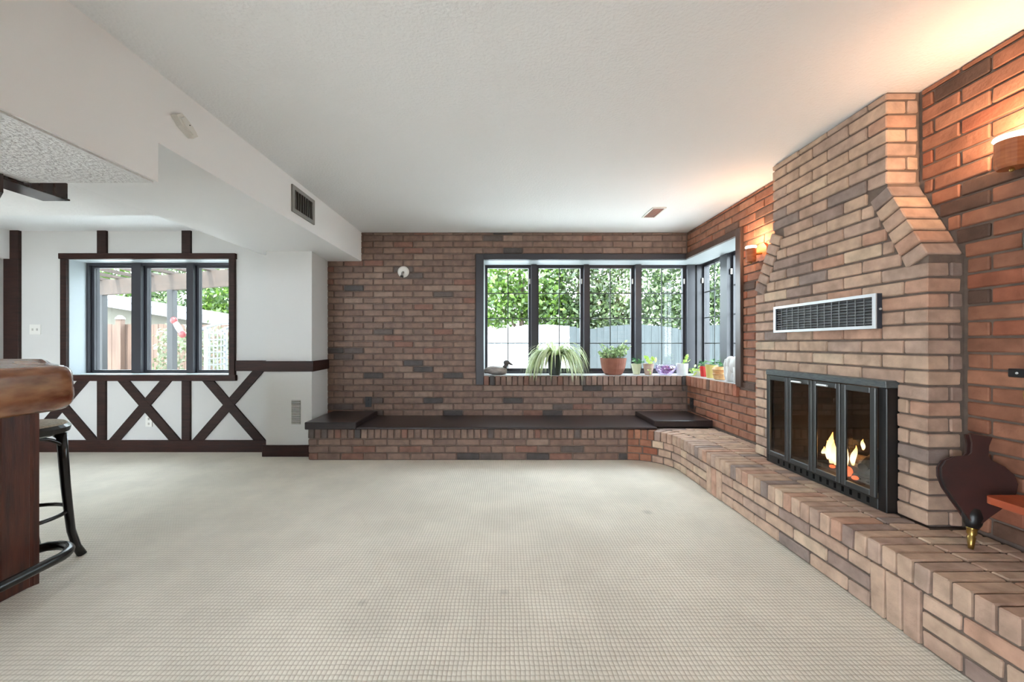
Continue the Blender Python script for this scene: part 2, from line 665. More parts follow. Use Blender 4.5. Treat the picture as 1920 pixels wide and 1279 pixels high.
CH0, CH1 = 1.767, 2.984      # chimney breast, lower (y)
CU0, CU1 = 1.957, 2.794      # chimney breast, upper
ZK0, ZK1 = 1.52, 1.904       # shoulder heights
XCH = 1.90
def chim(z):
    if z <= ZK0:
        return CH0, CH1
    if z >= ZK1:
        return CU0, CU1
    t = (z - ZK0) / (ZK1 - ZK0)
    return CH0 + (CU0 - CH0) * t, CH1 + (CU1 - CH1) * t
def span_right(zc, lo, hi):
    c0, c1 = chim(zc)
    r = [(0.45, c0 - 0.004)]
    if hi > 0.665 and lo < 0.755:
        r.append((c1 + 0.004, 3.464))
    elif lo < 2.118 and zc > 0.7:
        r.append((c1 + 0.004, 3.397))
    else:
        r.append((c1 + 0.004, YB))
    return r
courses(wall_right, 0.01 + HT, ZC, span_right, lambda a, z: (XR, a, z), rot=(0, 0, -PI / 2), half0=1)
n = 15
for i in range(n):
    p = (YB - 3.45) / n
    brick(wall_right, (XR - 0.022, 3.45 + (i + 0.5) * p, 0.712), p - 0.009, 0.104, 0.10, (0, 0, -PI / 2), 'sill_brick')

# --- corner window lining and sill
t = MB()
t.box(-0.225, -0.215, YB, 4.80, WS, WT).box(-0.225, 2.45, YB, 4.84, WT, WT + 0.012)
t.box(XR, 2.45, 3.464, 4.84, WT - 0.0005, WT + 0.0115).box(XR, 2.45, 3.464, 3.474, WS, WT)
struct('trim_1', t, LINING, 'pale painted lining of the corner window recess')
SILLM = mat('pale_sill_top', rgb(176, 176, 178), 0.35, rgb(162, 160, 162), 30)
t = MB().box(-0.215, 2.45, YB - 0.012, 4.84, WS - 0.012, WS).box(XR - 0.012, 2.45, 3.474, YB - 0.012, WS - 0.012, WS)
struct('trim_2', t, SILLM, 'pale smooth sill top of the corner window')
t = MB()
t.cbox(XT0, -0.215, YB - 0.022, YB + 0.03, 0.665, 2.126).cbox(-0.215, XR, YB - 0.022, YB + 0.03, WT, 2.126)
struct('trim_3', t, FRAMEDARK, 'dark timber casing of the back window')
t = MB()
t.cbox(XR - 0.022, XR + 0.03, 3.397, 3.474, WS - 0.02, 2.126).cbox(XR - 0.022, XR + 0.03, 3.474, YB - 0.022, WT, 2.126)
TRIMR = mat('brown_window_casing', rgb(84, 66, 58), 0.32, rgb(70, 54, 48), 8, (9, 9, 1))
struct('trim_4', t, TRIMR, 'dark timber casing of the side window')


def sash_ring(mb, o, u, v, a0, a1, z0, z1, w, d):
    """rectangular ring: o origin, u horizontal unit, v depth unit; a0..a1 glass extent, w sash width, d depth"""
    def blk(p0, p1, q0, q1):
        vs = []
        for zz in (q0, q1):
            for aa, dd in ((p0, 0), (p1, 0), (p1, d), (p0, d)):
                vs.append(o + u * aa + v * dd + Vector((0, 0, zz)))
        mb.add(vs, [(0, 3, 2, 1), (4, 5, 6, 7), (0, 1, 5, 4), (1, 2, 6, 5), (2, 3, 7, 6), (3, 0, 4, 7)])
    blk(a0 - w, a0, z0 - w, z1 + w); blk(a1, a1 + w, z0 - w, z1 + w)
    blk(a0, a1, z0 - w, z0); blk(a0, a1, z1, z1 + w)
    return blk


def casements(name, label, o, u, v, panes, z0, z1, w, frame_spans, mat_f, muntins=True):
    """window_n: fixed frame mesh > sash (each) > pane, came bars"""
    fm = MB()
    blk = sash_ring(MB(), o, u, v, 0, 1, 0, 1, 0.1, 0.1)
    def fb(p0, p1, q0, q1, d0=-0.03, d1=0.09):
        vs = []
        for zz in (q0, q1):
            for aa, dd in ((p0, d0), (p1, d0), (p1, d1), (p0, d1)):
                vs.append(o + u * aa + v * dd + Vector((0, 0, zz)))
        fm.add(vs, [(0, 3, 2, 1), (4, 5, 6, 7), (0, 1, 5, 4), (1, 2, 6, 5), (2, 3, 7, 6), (3, 0, 4, 7)])
    for s in frame_spans:
        fb(*s)
    win = struct(name, fm, mat_f, label)
    for (a0, a1) in panes:
        sm = MB()
        sash_ring(sm, o, u, v, a0, a1, z0, z1, w, 0.045)
        sash = obj('sash', sm, mat_f, win)
        pm = MB()
        vs = [o + u * a + v * dd + Vector((0, 0, z)) for dd in (0.02, 0.026) for a, z in ((a0, z0), (a1, z0), (a1, z1), (a0, z1))]
        pm.add(vs, [(0, 1, 2, 3), (7, 6, 5, 4), (0, 4, 5, 1), (1, 5, 6, 2), (2, 6, 7, 3), (3, 7, 4, 0)])
        obj('pane', pm, GLASS, sash)
        if muntins:
            am = (a0 + a1) / 2
            cm = MB().bar(o + u * am + v * 0.016 + Vector((0, 0, z0)), o + u * am + v * 0.016 + Vector((0, 0, z1)), 0.011, 0.008, up=v)
            obj('came_bar', cm, CAME, sash)
            for k in range(1, 4):
                zz = z0 + (z1 - z0) * k / 4
                cm = MB().bar(o + u * a0 + v * 0.016 + Vector((0, 0, zz)), o + u * a1 + v * 0.016 + Vector((0, 0, zz)), 0.008, 0.011)
                obj('came_bar', cm, CAME, sash)
        # small white catch on the side of the sash
        km = MB().cbox(-0.006, 0.006, -0.02, 0.0, -0.03, 0.03, 0.002)
        kv = o + u * (a1 + w * 0.5) + Vector((0, 0, z1 - 0.16))
        km2 = MB(); km2.v = [tuple(kv + u * p[0] + v * p[1] + Vector((0, 0, p[2]))) for p in km.v]; km2.f = km.f
        obj('catch', km2, PLASTICW, sash)
    return win


YG = 4.755
g = [(-0.185, 0.307), (0.429, 0.930), (1.046, 1.540), (1.667, 2.160)]
zg0, zg1 = 0.826, 2.030
sp = [(-0.215, 2.42, WS, 0.796), (-0.215, 2.42, zg1 + 0.03, WT), (0.337, 0.399, 0.79, zg1 + 0.03, -0.075, 0.09), (0.96, 1.016, 0.79, zg1 + 0.03, -0.075, 0.09),
      (1.57, 1.637, 0.79, zg1 + 0.03, -0.075, 0.09), (2.19, 2.28, 0.79, zg1 + 0.03, -0.06, 0.09)]
casements('window_1', 'four leaded casements of the back window in dark frames', Vector((0, YG, 0)), Vector((1, 0, 0)), Vector((0, 1, 0)), g, zg0, zg1, 0.03, sp, FRAMEDARK)
XG = 2.37
sp = [(3.474, 4.80, WS, 0.796), (3.474, 4.80, zg1 + 0.03, WT), (4.10, 4.23, 0.79, zg1 + 0.03, -0.05, 0.08), (4.69, 4.80, 0.79, zg1 + 0.03, -0.07, 0.08), (3.474, 3.53, 0.79, zg1 + 0.03)]
casements('window_2', 'two leaded casements of the side window next to the fireplace', Vector((XG, 0, 0)), Vector((0, 1, 0)), Vector((1, 0, 0)), [(3.56, 4.07), (4.26, 4.66)], zg0, zg1, 0.03, sp, FRAMEDARK)

# --- half-timbered wall with its window (left)
OX0, OX1, OZ0, OZ1 = -4.517, -2.835, 0.798, 2.003
wl = MB()
wl.box(XW, OX0, YL, YL + 0.30, 0, 2.35).box(OX1, -2.2, YL, YL + 0.30, 0, 2.35).box(OX0, OX1, YL, YL + 0.30, 0, OZ0).box(OX0, OX1, YL, YL + 0.30, OZ1, 2.35)
struct('wall_back_left', wl, WALLW, 'white plaster wall with dark half timbering and a window')
t = MB()
t.box(OX0 - 0.004, OX0 + 0.006, YL - 0.002, 4.33, OZ0, OZ1).box(OX1 - 0.006, OX1 + 0.004, YL - 0.002, 4.33, OZ0, OZ1)
t.box(OX0, OX1, YL - 0.002, 4.33, OZ1 - 0.006, OZ1 + 0.004).box(OX0, OX1, YL - 0.002, 4.33, OZ0 - 0.004, OZ0 + 0.006)
struct('trim_5', t, LINING, 'pale painted lining of the left window recess')
# casing
def q(x):
    return (x - PX) * YL / F
def qz(y):
    return CZ - (y - PY) * YL / F
def timber(name, x0, x1, y0, y1, m=DARKWOOD, d=0.022, parent=None):
    o = struct(name, MB().cbox(q(x0), q(x1), YL - d, YL + 0.01, qz(y1), qz(y0), 0.003), m, parent=parent)
    return o
timber('trim_6', 115.5, 444.5, 476, 486.5, DARKWOODH, 0.035)
timber('trim_7', 118, 129.5, 486.5, 703, DARKWOOD, 0.03)
timber('trim_8', 432, 443, 486.5, 703, DARKWOOD, 0.03)
timber('trim_9', 118, 445, 703, 714, DARKWOODH, 0.035)
timber('trim_10', 185, 202.5, 432, 476)
timber('trim_11', 343, 360, 432, 476)
timber('trim_12', 185, 201, 714, 825)
timber('trim_13', 343, 359, 714, 825)
timber('trim_14', 12.5, 40.5, 430, 848, DARKWOOD, 0.03)
timber('trim_15', 40.5, 505, 825, 848.5, DARKWOODH, 0.026)
timber('trim_16', 444.5, 512, 676, 695.5, DARKWOODH, 0.03)
kt = 17
def brace(x0, y0, x1, y1, wpx=16):
    """diagonal brace cut off level at its ends"""
    global kt
    hw = wpx / 2 * math.sqrt(1 + ((x1 - x0) / (y1 - y0)) ** 2)
    poly = [(q(x0 - hw), qz(y0)), (q(x0 + hw), qz(y0)), (q(x1 + hw), qz(y1)), (q(x1 - hw), qz(y1))]
    struct('trim_%d' % kt, MB().prism(poly, 'y', YL - 0.018 - 0.0015 * (kt % 2), YL + 0.01), DARKWOOD)
    kt += 1
brace(234, 714, 330, 825); brace(313, 714, 217, 825)
brace(80, 714, 176, 825); brace(158, 714, 62, 825)
brace(392, 714, 488, 825); brace(486, 695, 373, 825)

YG2 = 4.315
sp = [(OX0, OX1, OZ0, 0.812), (OX0, OX1, 1.972, OZ1), (OX0, OX0 + 0.03, 0.81, 1.98), (-4.005, -3.905, 0.81, 1.98, -0.05, 0.08), (-3.412, -3.34, 0.81, 1.98, -0.05, 0.08)]
casements('window_3', 'three dark casements of the window in the half timbered wall', Vector((0, YG2, 0)), Vector((1, 0, 0)), Vector((0, 1, 0)),
          [(-4.455, -4.032), (-3.88, -3.436), (-3.314, -2.875)], 0.836, 1.948, 0.026, sp, FRAMEDARK, muntins=False)

# --- white column beside the brick
col = MB().prism([(-2.364, 3.95), (-1.908, 3.95), (-1.968, YB + 0.05), (-2.364, YB + 0.05)], 'z', 0, ZS + 0.01)
struct('wall_column', col, WALLW, 'white plaster pier beside the brick wall')
t = MB().prism([(-2.386, 3.928), (-1.885, 3.928), (-1.945, YB - 0.002), (-1.965, YB - 0.002), (-1.91, 3.945), (-2.386, 3.945)], 'z', 0.845, 0.949)
t.prism([(-2.386, 3.945), (-2.364, 3.945), (-2.364, 4.118), (-2.386, 4.118)], 'z', 0.845, 0.949)
struct('trim_%d' % kt, t, DARKWOODH, 'dark chair rail around the white pier'); kt += 1
struct('baseboard_column', MB().cbox(-2.392, -1.90, 3.925, 3.952, 0, 0.112, 0.003), DARKWOODH, 'dark baseboard at the foot of the white pier')

# ================================================================== HEARTH AND BENCH
bench = thing('brick_hearth', 'long low brick bench curving into the raised fireplace hearth', 'hearth', (0.0, 4.1, 0))
AX, AY, AR = 1.20, 3.46, 0.35
YBF, XHF = 3.81, 1.55
core = [(-1.868, YBF + 0.01), (AX, YBF + 0.01)]
for i in range(1, 12):
    a = PI / 2 * (1 - i / 12)
    core.append((AX + (AR + 0.01) * math.cos(a), AY + (AR + 0.01) * math.sin(a)))
core += [(XHF + 0.01, AY), (XHF + 0.01, 0.42), (XR, 0.42), (XR, YB), (-1.868, YB)]
obj('mortar_core', MB().prism(core, 'z', 0, HT - 0.008), MORTAR, bench)
# three courses under the rowlock: straight bench front
SOL = [(1.468, 1.672), (2.808, 3.012)]   # soldier bricks in the hearth front
courses(bench, 0.0, 0.206, lambda zc, lo, hi: [(-1.878, AX)], lambda a, z: (a, YBF, z), half0=0, m=BRICK_BACK)
def span_hearth(zc, lo, hi):
    return [(0.42, SOL[0][0]), (SOL[0][1], SOL[1][0]), (SOL[1][1], AY)]
courses(bench, 0.0, 0.206, span_hearth, lambda a, z: (XHF, a, z), rot=(0, 0, -PI / 2))
for s0, s1 in SOL:
    for k in range(3):
        pw = (s1 - s0) / 3
        brick(bench, (XHF - 0.004, s0 + (k + 0.5) * pw, 0.103), pw - 0.009, 0.20, 0.05, (0, 0, -PI / 2), 'soldier_brick')
arc = PI / 2 * AR
for k in range(3):
    m_ = 4 if k % 2 else 5
    for i in range(m_):
        a = PI / 2 * (1 - (i + 0.5) / m_)
        brick(bench, (AX + AR * math.cos(a), AY + AR * math.sin(a), BC * k + BC / 2), arc / m_ - J + 0.003, BC - J, 0.05, (0, 0, a - PI / 2), m=BRICK_SIDE if i < 2 else BRICK_TAN)
# rowlocks
RP = 0.0640
n = round((AX + 1.878) / RP)
for i in range(n):
    p = (AX + 1.878) / n
    brick(bench, (-1.878 + (i + 0.5) * p, YBF - 0.004, 0.255), p - 0.009, 0.088, 0.20, (0, 0, 0), 'rowlock_brick', BRICK_BACK)
m_ = 9
for i in range(m_):
    a = PI / 2 * (1 - (i + 0.5) / m_)
    brick(bench, (AX + (AR - 0.004) * math.cos(a), AY + (AR - 0.004) * math.sin(a), 0.255), arc / m_ - 0.008, 0.088, 0.13, (0, 0, a - PI / 2), 'rowlock_brick', BRICK_SIDE if i < 4 else BRICK_TAN)
n = round((AY - 0.42) / RP)
for i in range(n):
    p = (AY - 0.42) / n
    y = 0.42 + (i + 0.5) * p
    brick(bench, (XHF - 0.004, y, 0.255), p - 0.009, 0.088, 0.205, (0, 0, -PI / 2), 'rowlock_brick')
    x1 = XCH if CH0 < y < CH1 else XR
    l = x1 - XHF - 0.211
    if l > 0.2:
        brick(bench, (XHF + 0.211, y, 0.257), p - 0.009, 0.086, 0.205, (0, 0, -PI / 2), 'rowlock_brick')
        if l - 0.215 > 0.05:
            brick(bench, (XHF + 0.426, y, 0.257), p - 0.009, 0.086, l - 0.220, (0, 0, -PI / 2), 'rowlock_brick')
    else:
        brick(bench, (XHF + 0.211, y, 0.257), p - 0.009, 0.086, l - 0.004, (0, 0, -PI / 2), 'rowlock_brick')
y = AY + RP / 2
while y < 3.84:
    dx = math.sqrt(max((AR + 0.15) ** 2 - (y - AY) ** 2, 0.0))
    x = AX + dx
    while x < XR - 0.05:
        l = min(0.215, XR - x)
        brick(bench, (x, y, 0.257), RP - 0.009, 0.086, l - 0.01, (0, 0, -PI / 2), 'rowlock_brick')
        x += 0.215
    y += RP

# dark caps on the bench
tag(obj('bench_cap', MB().cbox(-1.895, -1.405, 3.775, YB - 0.004, HT + 0.002, 0.372, 0.006), SLAB, loc=(-1.65, 4.1, HT + 0.002)),
    'raised dark cap board on the left end of the brick bench', 'bench cap', 'dark bench caps')
m_ = MB().cbox(-1.403, 1.476, 3.785, YB - 0.004, HT + 0.002, 0.322, 0.004)
tag(obj('bench_cap', m_, SLAB, loc=(0, 4.1, HT + 0.002)), 'long thin dark cap board along the middle of the brick bench', 'bench cap', 'dark bench caps')
tag(obj('bench_cap', MB().cbox(1.478, XR - 0.004, 3.872, YB - 0.004, HT + 0.002, 0.370, 0.006), SLAB, loc=(1.77, 4.15, HT + 0.002)),
    'raised square dark cap board in the corner under the side window', 'bench cap', 'dark bench caps')

# ================================================================== CHIMNEY BREAST
ch = thing('brick_chimney', 'tall brick chimney breast with sloping shoulders around the fire', 'chimney', (1.98, 2.375, HT))
XK = XCH + 0.012
mm = MB()
mm.prism([(CH0 + .01, FB[3]), (CH0 + .01, ZK0), (CU0 + .01, ZK1), (CU0 + .01, ZC), (CU1 - .01, ZC), (CU1 - .01, ZK1), (CH1 - .01, ZK0), (CH1 - .01, FB[3])], 'x', XK, XR + 0.012)
mm.box(XK, XR + 0.012, CH0 + .01, FB[0], HT, FB[3]).box(XK, XR + 0.012, FB[1], CH1 - .01, HT, FB[3]).box(XK, XR + 0.012, FB[0], FB[1], HT, FB[2])
obj('mortar_core', mm, MORTAR, ch)
FR = (1.908, 2.779, HT, 0.942)        # steel surround outline y0 y1 z0 z1
SWD = 0.105                           # width of the shoulder bricks
def span_ch(zc, lo, hi):
    a, b = chim(zc)
    if ZK0 < zc < ZK1:
        a += SWD * 1.12 + 0.006
        b -= SWD * 1.12 + 0.006
    kk = round((lo - HT) / BC)
    a0 = a + ((BL / 2 if kk % 2 else BL) if zc <= ZK0 or zc >= ZK1 else 0)   # the last brick at the near corner is laid apart
    if zc < FR[3]:
        return [(FR[1] - 0.01, b)]
    return [(a0, b)]
courses(ch, HT, ZC, span_ch, lambda a, z: (XCH, a, z), rot=(0, 0, -PI / 2), phase=CH0)
# near corner bricks with their return, alternating
z, k = HT, 0
while z < ZC - 0.015:
    h = min(BC, ZC - z)
    zc = z + h / 2
    if not (ZK0 < zc < ZK1):
        a = chim(zc)[0]
        dd = 0.156 if k % 2 else 0.104
        cl = BL / 2 if k % 2 else BL
        if zc < FR[3]:                                    # beside the steel surround
            full = FR[0] + 0.006 - a
            cl = full if not k % 2 else full * 0.6
            if k % 2:
                brick(ch, (XCH, a + full * 0.8, zc), full * 0.4 - 0.009, h - J, 0.05, (0, 0, -PI / 2))
        brick(ch, (XCH, a + cl / 2, zc), cl - 0.009, h - J, dd - 0.006, (0, 0, -PI / 2))
        if not k % 2:
            brick(ch, ((XCH + dd + XR) / 2 - 0.002, a, zc), XR - XCH - dd - 0.006, h - J, 0.08, (0, 0, 0))
        b = chim(zc)[1]
        brick(ch, ((XCH + 0.055 + XR) / 2, b, zc), XR - XCH - 0.06, h - J, 0.04, (0, 0, PI))
    z += BC
    k += 1
# shoulder bricks, six a side, square to the slope
sl = math.hypot(CU0 - CH0, ZK1 - ZK0)
for side in (0, 1):
    A = Vector((0, CH0, ZK0)) if side == 0 else Vector((0, CH1, ZK0))
    B = Vector((0, CU0, ZK1)) if side == 0 else Vector((0, CU1, ZK1))
    d = (B - A).normalized()
    nrm = Vector((0, d.z, -d.y)) if side == 0 else Vector((0, -d.z, d.y))    # into the chimney
    if (side == 0 and nrm.y < 0) or (side == 1 and nrm.y > 0):
        nrm = -nrm
    for i in range(6):
        p = sl / 6
        ctr = A + d * ((i + 0.5) * p) + nrm * (SWD / 2)
        # local: x along nrm, y along +X (into wall), z along d
        rotm = Matrix((nrm, Vector((1, 0, 0)), d)).transposed()
        if rotm.determinant() < 0:
            rotm = Matrix((-nrm, Vector((1, 0, 0)), d)).transposed()
        o = brick(ch, (XCH - 0.003, ctr.y, ctr.z), SWD, p - 0.009, XR - XCH, rotm.to_euler(), 'shoulder_brick')

# warm air grille above the fire
gr = thing('vent_grille', 'long steel framed black warm air grille above the fireplace doors', 'vent', (XCH, 2.35, 1.197))
y0, y1, z0, z1 = 1.979, 2.728, 1.197, 1.374
fm = MB()
for (a, b, c_, d_) in ((y0, y1, z0, z0 + 0.016), (y0, y1, z1 - 0.016, z1), (y0, y0 + 0.02, z0 + 0.016, z1 - 0.016), (y1 - 0.02, y1, z0 + 0.016, z1 - 0.016)):
    fm.box(XCH - 0.036, XCH - 0.030, a, b, c_, d_)
obj('frame', fm, CHROME, gr)
hm = MB()
for (a, b, c_, d_) in ((y0, y1, z0, z0 + 0.006), (y0, y1, z1 - 0.006, z1), (y0, y0 + 0.006, z0 + 0.006, z1 - 0.006), (y1 - 0.006, y1, z0 + 0.006, z1 - 0.006)):
    hm.box(XCH - 0.030, XCH - 0.004, a, b, c_, d_)
obj('housing', hm, mat('dark_blue_grey_steel', rgb(52, 58, 70), 0.4), gr)
obj('side_knob', MB().ball((XCH - 0.016, y0 - 0.004, 1.295), 0.006, 0.006, 0.006, 8, 6), CHROME, gr)
obj('backing', MB().box(XCH - 0.011, XCH - 0.006, y0 + 0.02, y1 - 0.02, z0 + 0.016, z1 - 0.016), BLACKMETAL, gr)
for i in range(9):
    zz = z0 + 0.016 + (z1 - z0 - 0.032) * (i + 0.5) / 9
    obj('slat', MB().bar((XCH - 0.02, y0 + 0.02, zz), (XCH - 0.02, y1 - 0.02, zz), 0.012, 0.005, up=(0.35, 0, 1)), mat('grille_slat', rgb(104, 107, 110), 0.4) if i == 0 else bpy.data.materials['grille_slat'], gr)
for i in range(1, 14):
    yy = y0 + 0.02 + (y1 - y0 - 0.04) * i / 14
    obj('rib', MB().box(XCH - 0.031, XCH - 0.029, yy - 0.002, yy + 0.002, z0 + 0.016, z1 - 0.016), mat('grille_rib', rgb(128, 130, 132), 0.4) if i == 1 else bpy.data.materials['grille_rib'], gr)
# fireplace insert
fi = thing('fireplace_insert', 'black steel fireplace insert with four glass doors', 'fireplace', (XCH, 2.345, HT))
SLATE = mat('greyed_black_hood', rgb(64, 70, 72), 0.45, rgb(92, 98, 98), 12, (3, 3, 20))
y0, y1 = FR[0], FR[1]
obj('hood', MB().cbox(XCH - 0.055, XCH + 0.02, y0, y1, 0.905, FR[3], 0.004), SLATE, fi)
fr = MB().cbox(XCH - 0.05, XCH + 0.02, y0, y0 + 0.045, HT + 0.002, 0.905, 0.003).cbox(XCH - 0.05, XCH + 0.02, y1 - 0.03, y1, HT + 0.002, 0.905, 0.003)
obj('side_post', MB().cbox(XCH - 0.05, XCH + 0.02, y0, y0 + 0.045, HT + 0.002, 0.905, 0.003), BLACKMETAL, fi)
obj('side_post', MB().cbox(XCH - 0.05, XCH + 0.02, y1 - 0.03, y1, HT + 0.002, 0.905, 0.003), BLACKMETAL, fi)
SLOTM = mat('black_slot', rgb(6, 6, 7), 0.9, spec=0.1)
base = obj('base_panel', MB().cbox(XCH - 0.05, XCH + 0.02, y0 + 0.045, y1 - 0.03, HT + 0.002, 0.358, 0.003), mat('worn_black_steel', rgb(34, 37, 38), 0.4), fi)
for i in range(14):
    yy = y0 + 0.09 + 0.05 * i
    obj('slot', MB().box(XCH - 0.0515, XCH - 0.049, yy, yy + 0.014, 0.318, 0.346), SLOTM, base)
DOORG = glass('fire_door_glass', (0.72, 0.74, 0.73, 1), 0.10)
DOORM = mat('dark_grey_door_frame', rgb(58, 60, 60), 0.35)
ds = [2.752, 2.553, 2.352, 2.155, 1.948]
for i in range(4):
    b_, a_ = ds[i] - 0.003, ds[i + 1] + 0.003
    dm = MB()
    xx0, xx1 = XCH - 0.066, XCH - 0.05
    wv = 0.024 if i not in (3,) else 0.03
    zb, zt = 0.36, 0.903
    dm.cbox(xx0, xx1, a_, a_ + wv, zb, zt, 0.003).cbox(xx0, xx1, b_ - wv, b_, zb, zt, 0.003)
    dm.cbox(xx0, xx1, a_ + wv, b_ - wv, zb, zb + 0.03, 0.003).cbox(xx0, xx1, a_ + wv, b_ - wv, zt - 0.03, zt, 0.003)
    door = obj('door', dm, DOORM, fi)
    obj('pane', MB().box(xx0 + 0.006, xx0 + 0.010, a_ + wv, b_ - wv, zb + 0.03, zt - 0.03), DOORG, door)
    if i in (1, 2):
        obj('handle', MB().tube([(xx0 - 0.018, a_ + 0.06, zt - 0.018), (xx0 - 0.018, b_ - 0.06, zt - 0.018)], 0.006, 8), CHROME, door)
# firebox
SOOT = mat('sooty_firebrick', rgb(36, 32, 30), 0.9, rgb(22, 21, 21), 6, bump=0.3, bscale=30)
bx = MB()
fx0, fx1 = XCH - 0.03, 2.42
a, b, c_, d_ = FB
for s in ((fx0, fx1, a - 0.004, a + 0.008, c_, d_), (fx0, fx1, b - 0.008, b + 0.004, c_, d_), (fx0, fx1, a, b, c_ - 0.006, c_ + 0.006), (fx0, fx1, a, b, d_ - 0.006, d_ + 0.006), (fx1 - 0.01, fx1, a, b, c_, d_)):
    bx.box(*s)
obj('firebox', bx, SOOT, fi)
# gas fire: logs, embers, flames
fire = thing('log_fire', 'small burning log fire behind the glass doors', 'fire', (2.12, 2.25, FB[2] + 0.006))
LOG = mat('charred_log', rgb(66, 56, 50), 0.9, rgb(30, 26, 24), 18, bump=0.8, bscale=40)
fz = FB[2] + 0.006
for p, q_, r_ in (((2.24, 2.10, fz + 0.045), (2.22, 2.66, fz + 0.05), 0.042), ((2.12, 2.20, fz + 0.035), (2.10, 2.64, fz + 0.035), 0.033), ((2.06, 2.27, fz + 0.07), (2.26, 2.38, fz + 0.125), 0.026)):
    pts = [Vector(p).lerp(Vector(q_), i / 6) + Vector((random.uniform(-.006, .006), 0, random.uniform(-.006, .006))) for i in range(7)]
    obj('log', MB().tube(pts, [r_ * random.uniform(0.88, 1.08) for _ in range(7)], 10), LOG, fire)
EMB = emit('glowing_ember', (1.0, 0.16, 0.05, 1), 0.5)
for i in range(16):
    y = random.uniform(2.2, 2.66)
    vs = MB().ball((random.uniform(2.0, 2.1), y, fz + random.uniform(0.008, 0.02)), 0.016, 0.018, 0.011, 7, 5)
    obj('ember', vs, EMB if i % 3 == 0 else LOG, fire)
obj('ember', MB().ball((2.03, 2.325, fz + 0.03), 0.02, 0.022, 0.03, 8, 6), EMB, fire)

def flame_material():
    m = emit('flame', (1, 0.5, 0.12, 1), 1.15)
    nt = m.node_tree
    N, L = nt.nodes, nt.links
    e = [n for n in N if n.type == 'EMISSION'][0]
    tc = N.new('ShaderNodeTexCoord')
    spx = N.new('ShaderNodeSeparateXYZ')
    L.new(tc.outputs['Generated'], spx.inputs[0])
    r = N.new('ShaderNodeValToRGB')
    cr = r.color_ramp
    cr.elements[0].position, cr.elements[0].color = 0.0, (1.0, 0.42, 0.12, 1)
    cr.elements[1].position, cr.elements[1].color = 1.0, (1.0, 0.34, 0.06, 1)
    k = cr.elements.new(0.25); k.color = (1.0, 0.74, 0.42, 1)
    k = cr.elements.new(0.6); k.color = (1.0, 0.62, 0.26, 1)
    L.new(spx.outputs[2], r.inputs['Fac'])
    L.new(r.outputs[0], e.inputs[0])
    return m
FLAME = flame_material()
def flame(x, y, z, h, r, ph):
    pts, rs = [], []
    for i in range(10):
        t = i / 9
        pts.append((x + 0.006 * math.sin(ph + t * 5), y + r * 0.9 * math.sin(ph * 1.7 + t * 4.2) * t, z + h * t))
        rs.append(max(0.0012, r * (math.sin(PI * min(1, t * 0.82 + 0.16)) ** 1.25)))
    obj('flame', MB().tube(pts, rs, 8), FLAME, fire, smooth=True)
for a in ((2.06, 2.485, fz + .03, 0.20, .022, 0.3), (2.08, 2.53, fz + .03, 0.13, .017, 1.7), (2.06, 2.455, fz + .03, 0.15, .018, 2.4), (2.10, 2.59, fz + .03, 0.08, .014, 0.9),
          (2.06, 2.375, fz + .05, 0.15, .018, 3.0), (2.08, 2.345, fz + .06, 0.12, .014, 4.1), (2.10, 2.31, fz + .16, 0.065, .010, 0.2), (2.12, 2.26, fz + .14, 0.08, .010, 2.2), (2.09, 2.42, fz + .03, 0.09, .013, 5.0)):
    flame(*a)
fl = bpy.data.lights.new('fire_glow', 'POINT')
fl.energy, fl.color, fl.shadow_soft_size = 0.8, (1.0, 0.42, 0.12), 0.06
flo = bpy.data.objects.new('fire_glow', fl)
C.objects.link(flo)
flo.location = (2.14, 2.47, fz + 0.14)

# ================================================================== SCONCES
COPPER = mat('copper_toned_wood', rgb(176, 106, 66), 0.35, rgb(150, 84, 50), 14, (1, 1, 6))
OPAL = emit('lit_opal_glass', (1.0, 0.86, 0.66, 1), 1.6)
def sconce(y, z, r, label, energy, arm=0.0):
    s = thing('wall_sconce', label, 'wall lamp', (XR, y, z), 'wooden cup sconces')
    cx = 1.955
    pts = [(y + 0.065 * math.cos(a), z + 0.03 + 0.075 * math.sin(a)) for a in [PI / 8 + PI / 4 * k for k in range(8)]]
    obj('back_plate', MB().prism(pts, 'x', XR - 0.022, XR - 0.003), COPPER, s)
    obj('arm', MB().tube([(XR - 0.02, y, z + 0.02), (cx + 0.02, y, z + 0.012)], 0.009, 8), BRASS, s)
    obj('cup', MB().lathe((cx, y, z - 0.05), [(r * 0.86, 0), (r, 0.012), (r, 0.105), (r * 0.84, 0.105), (r * 0.84, 0.07), (0.0, 0.07)], 20), COPPER, s, smooth=False)
    obj('finial', MB().ball((cx, y, z - 0.056), 0.008, 0.008, 0.008, 8, 6), BRASS, s)
    obj('glass_rim', MB().lathe((cx, y, z + 0.045), [(r * 0.78, 0), (r * 1.12, 0.022), (r * 1.05, 0.03), (r * 0.6, 0.012), (0.0, 0.012)], 20), OPAL, s, smooth=True)
    l = bpy.data.lights.new('sconce_bulb', 'POINT')
    l.energy, l.color, l.shadow_soft_size = energy, (1.0, 0.61, 0.36), 0.03
    lo = bpy.data.objects.new('sconce_bulb', l)
    C.objects.link(lo)
    lo.location = (cx, y, z + 0.11)
sconce(3.12, 1.815, 0.036, 'copper toned cup sconce lit between the side window and the chimney', 1.6)
sconce(1.52, 1.845, 0.045, 'copper toned cup sconce lit on the brick wall nearest the camera', 1.9)

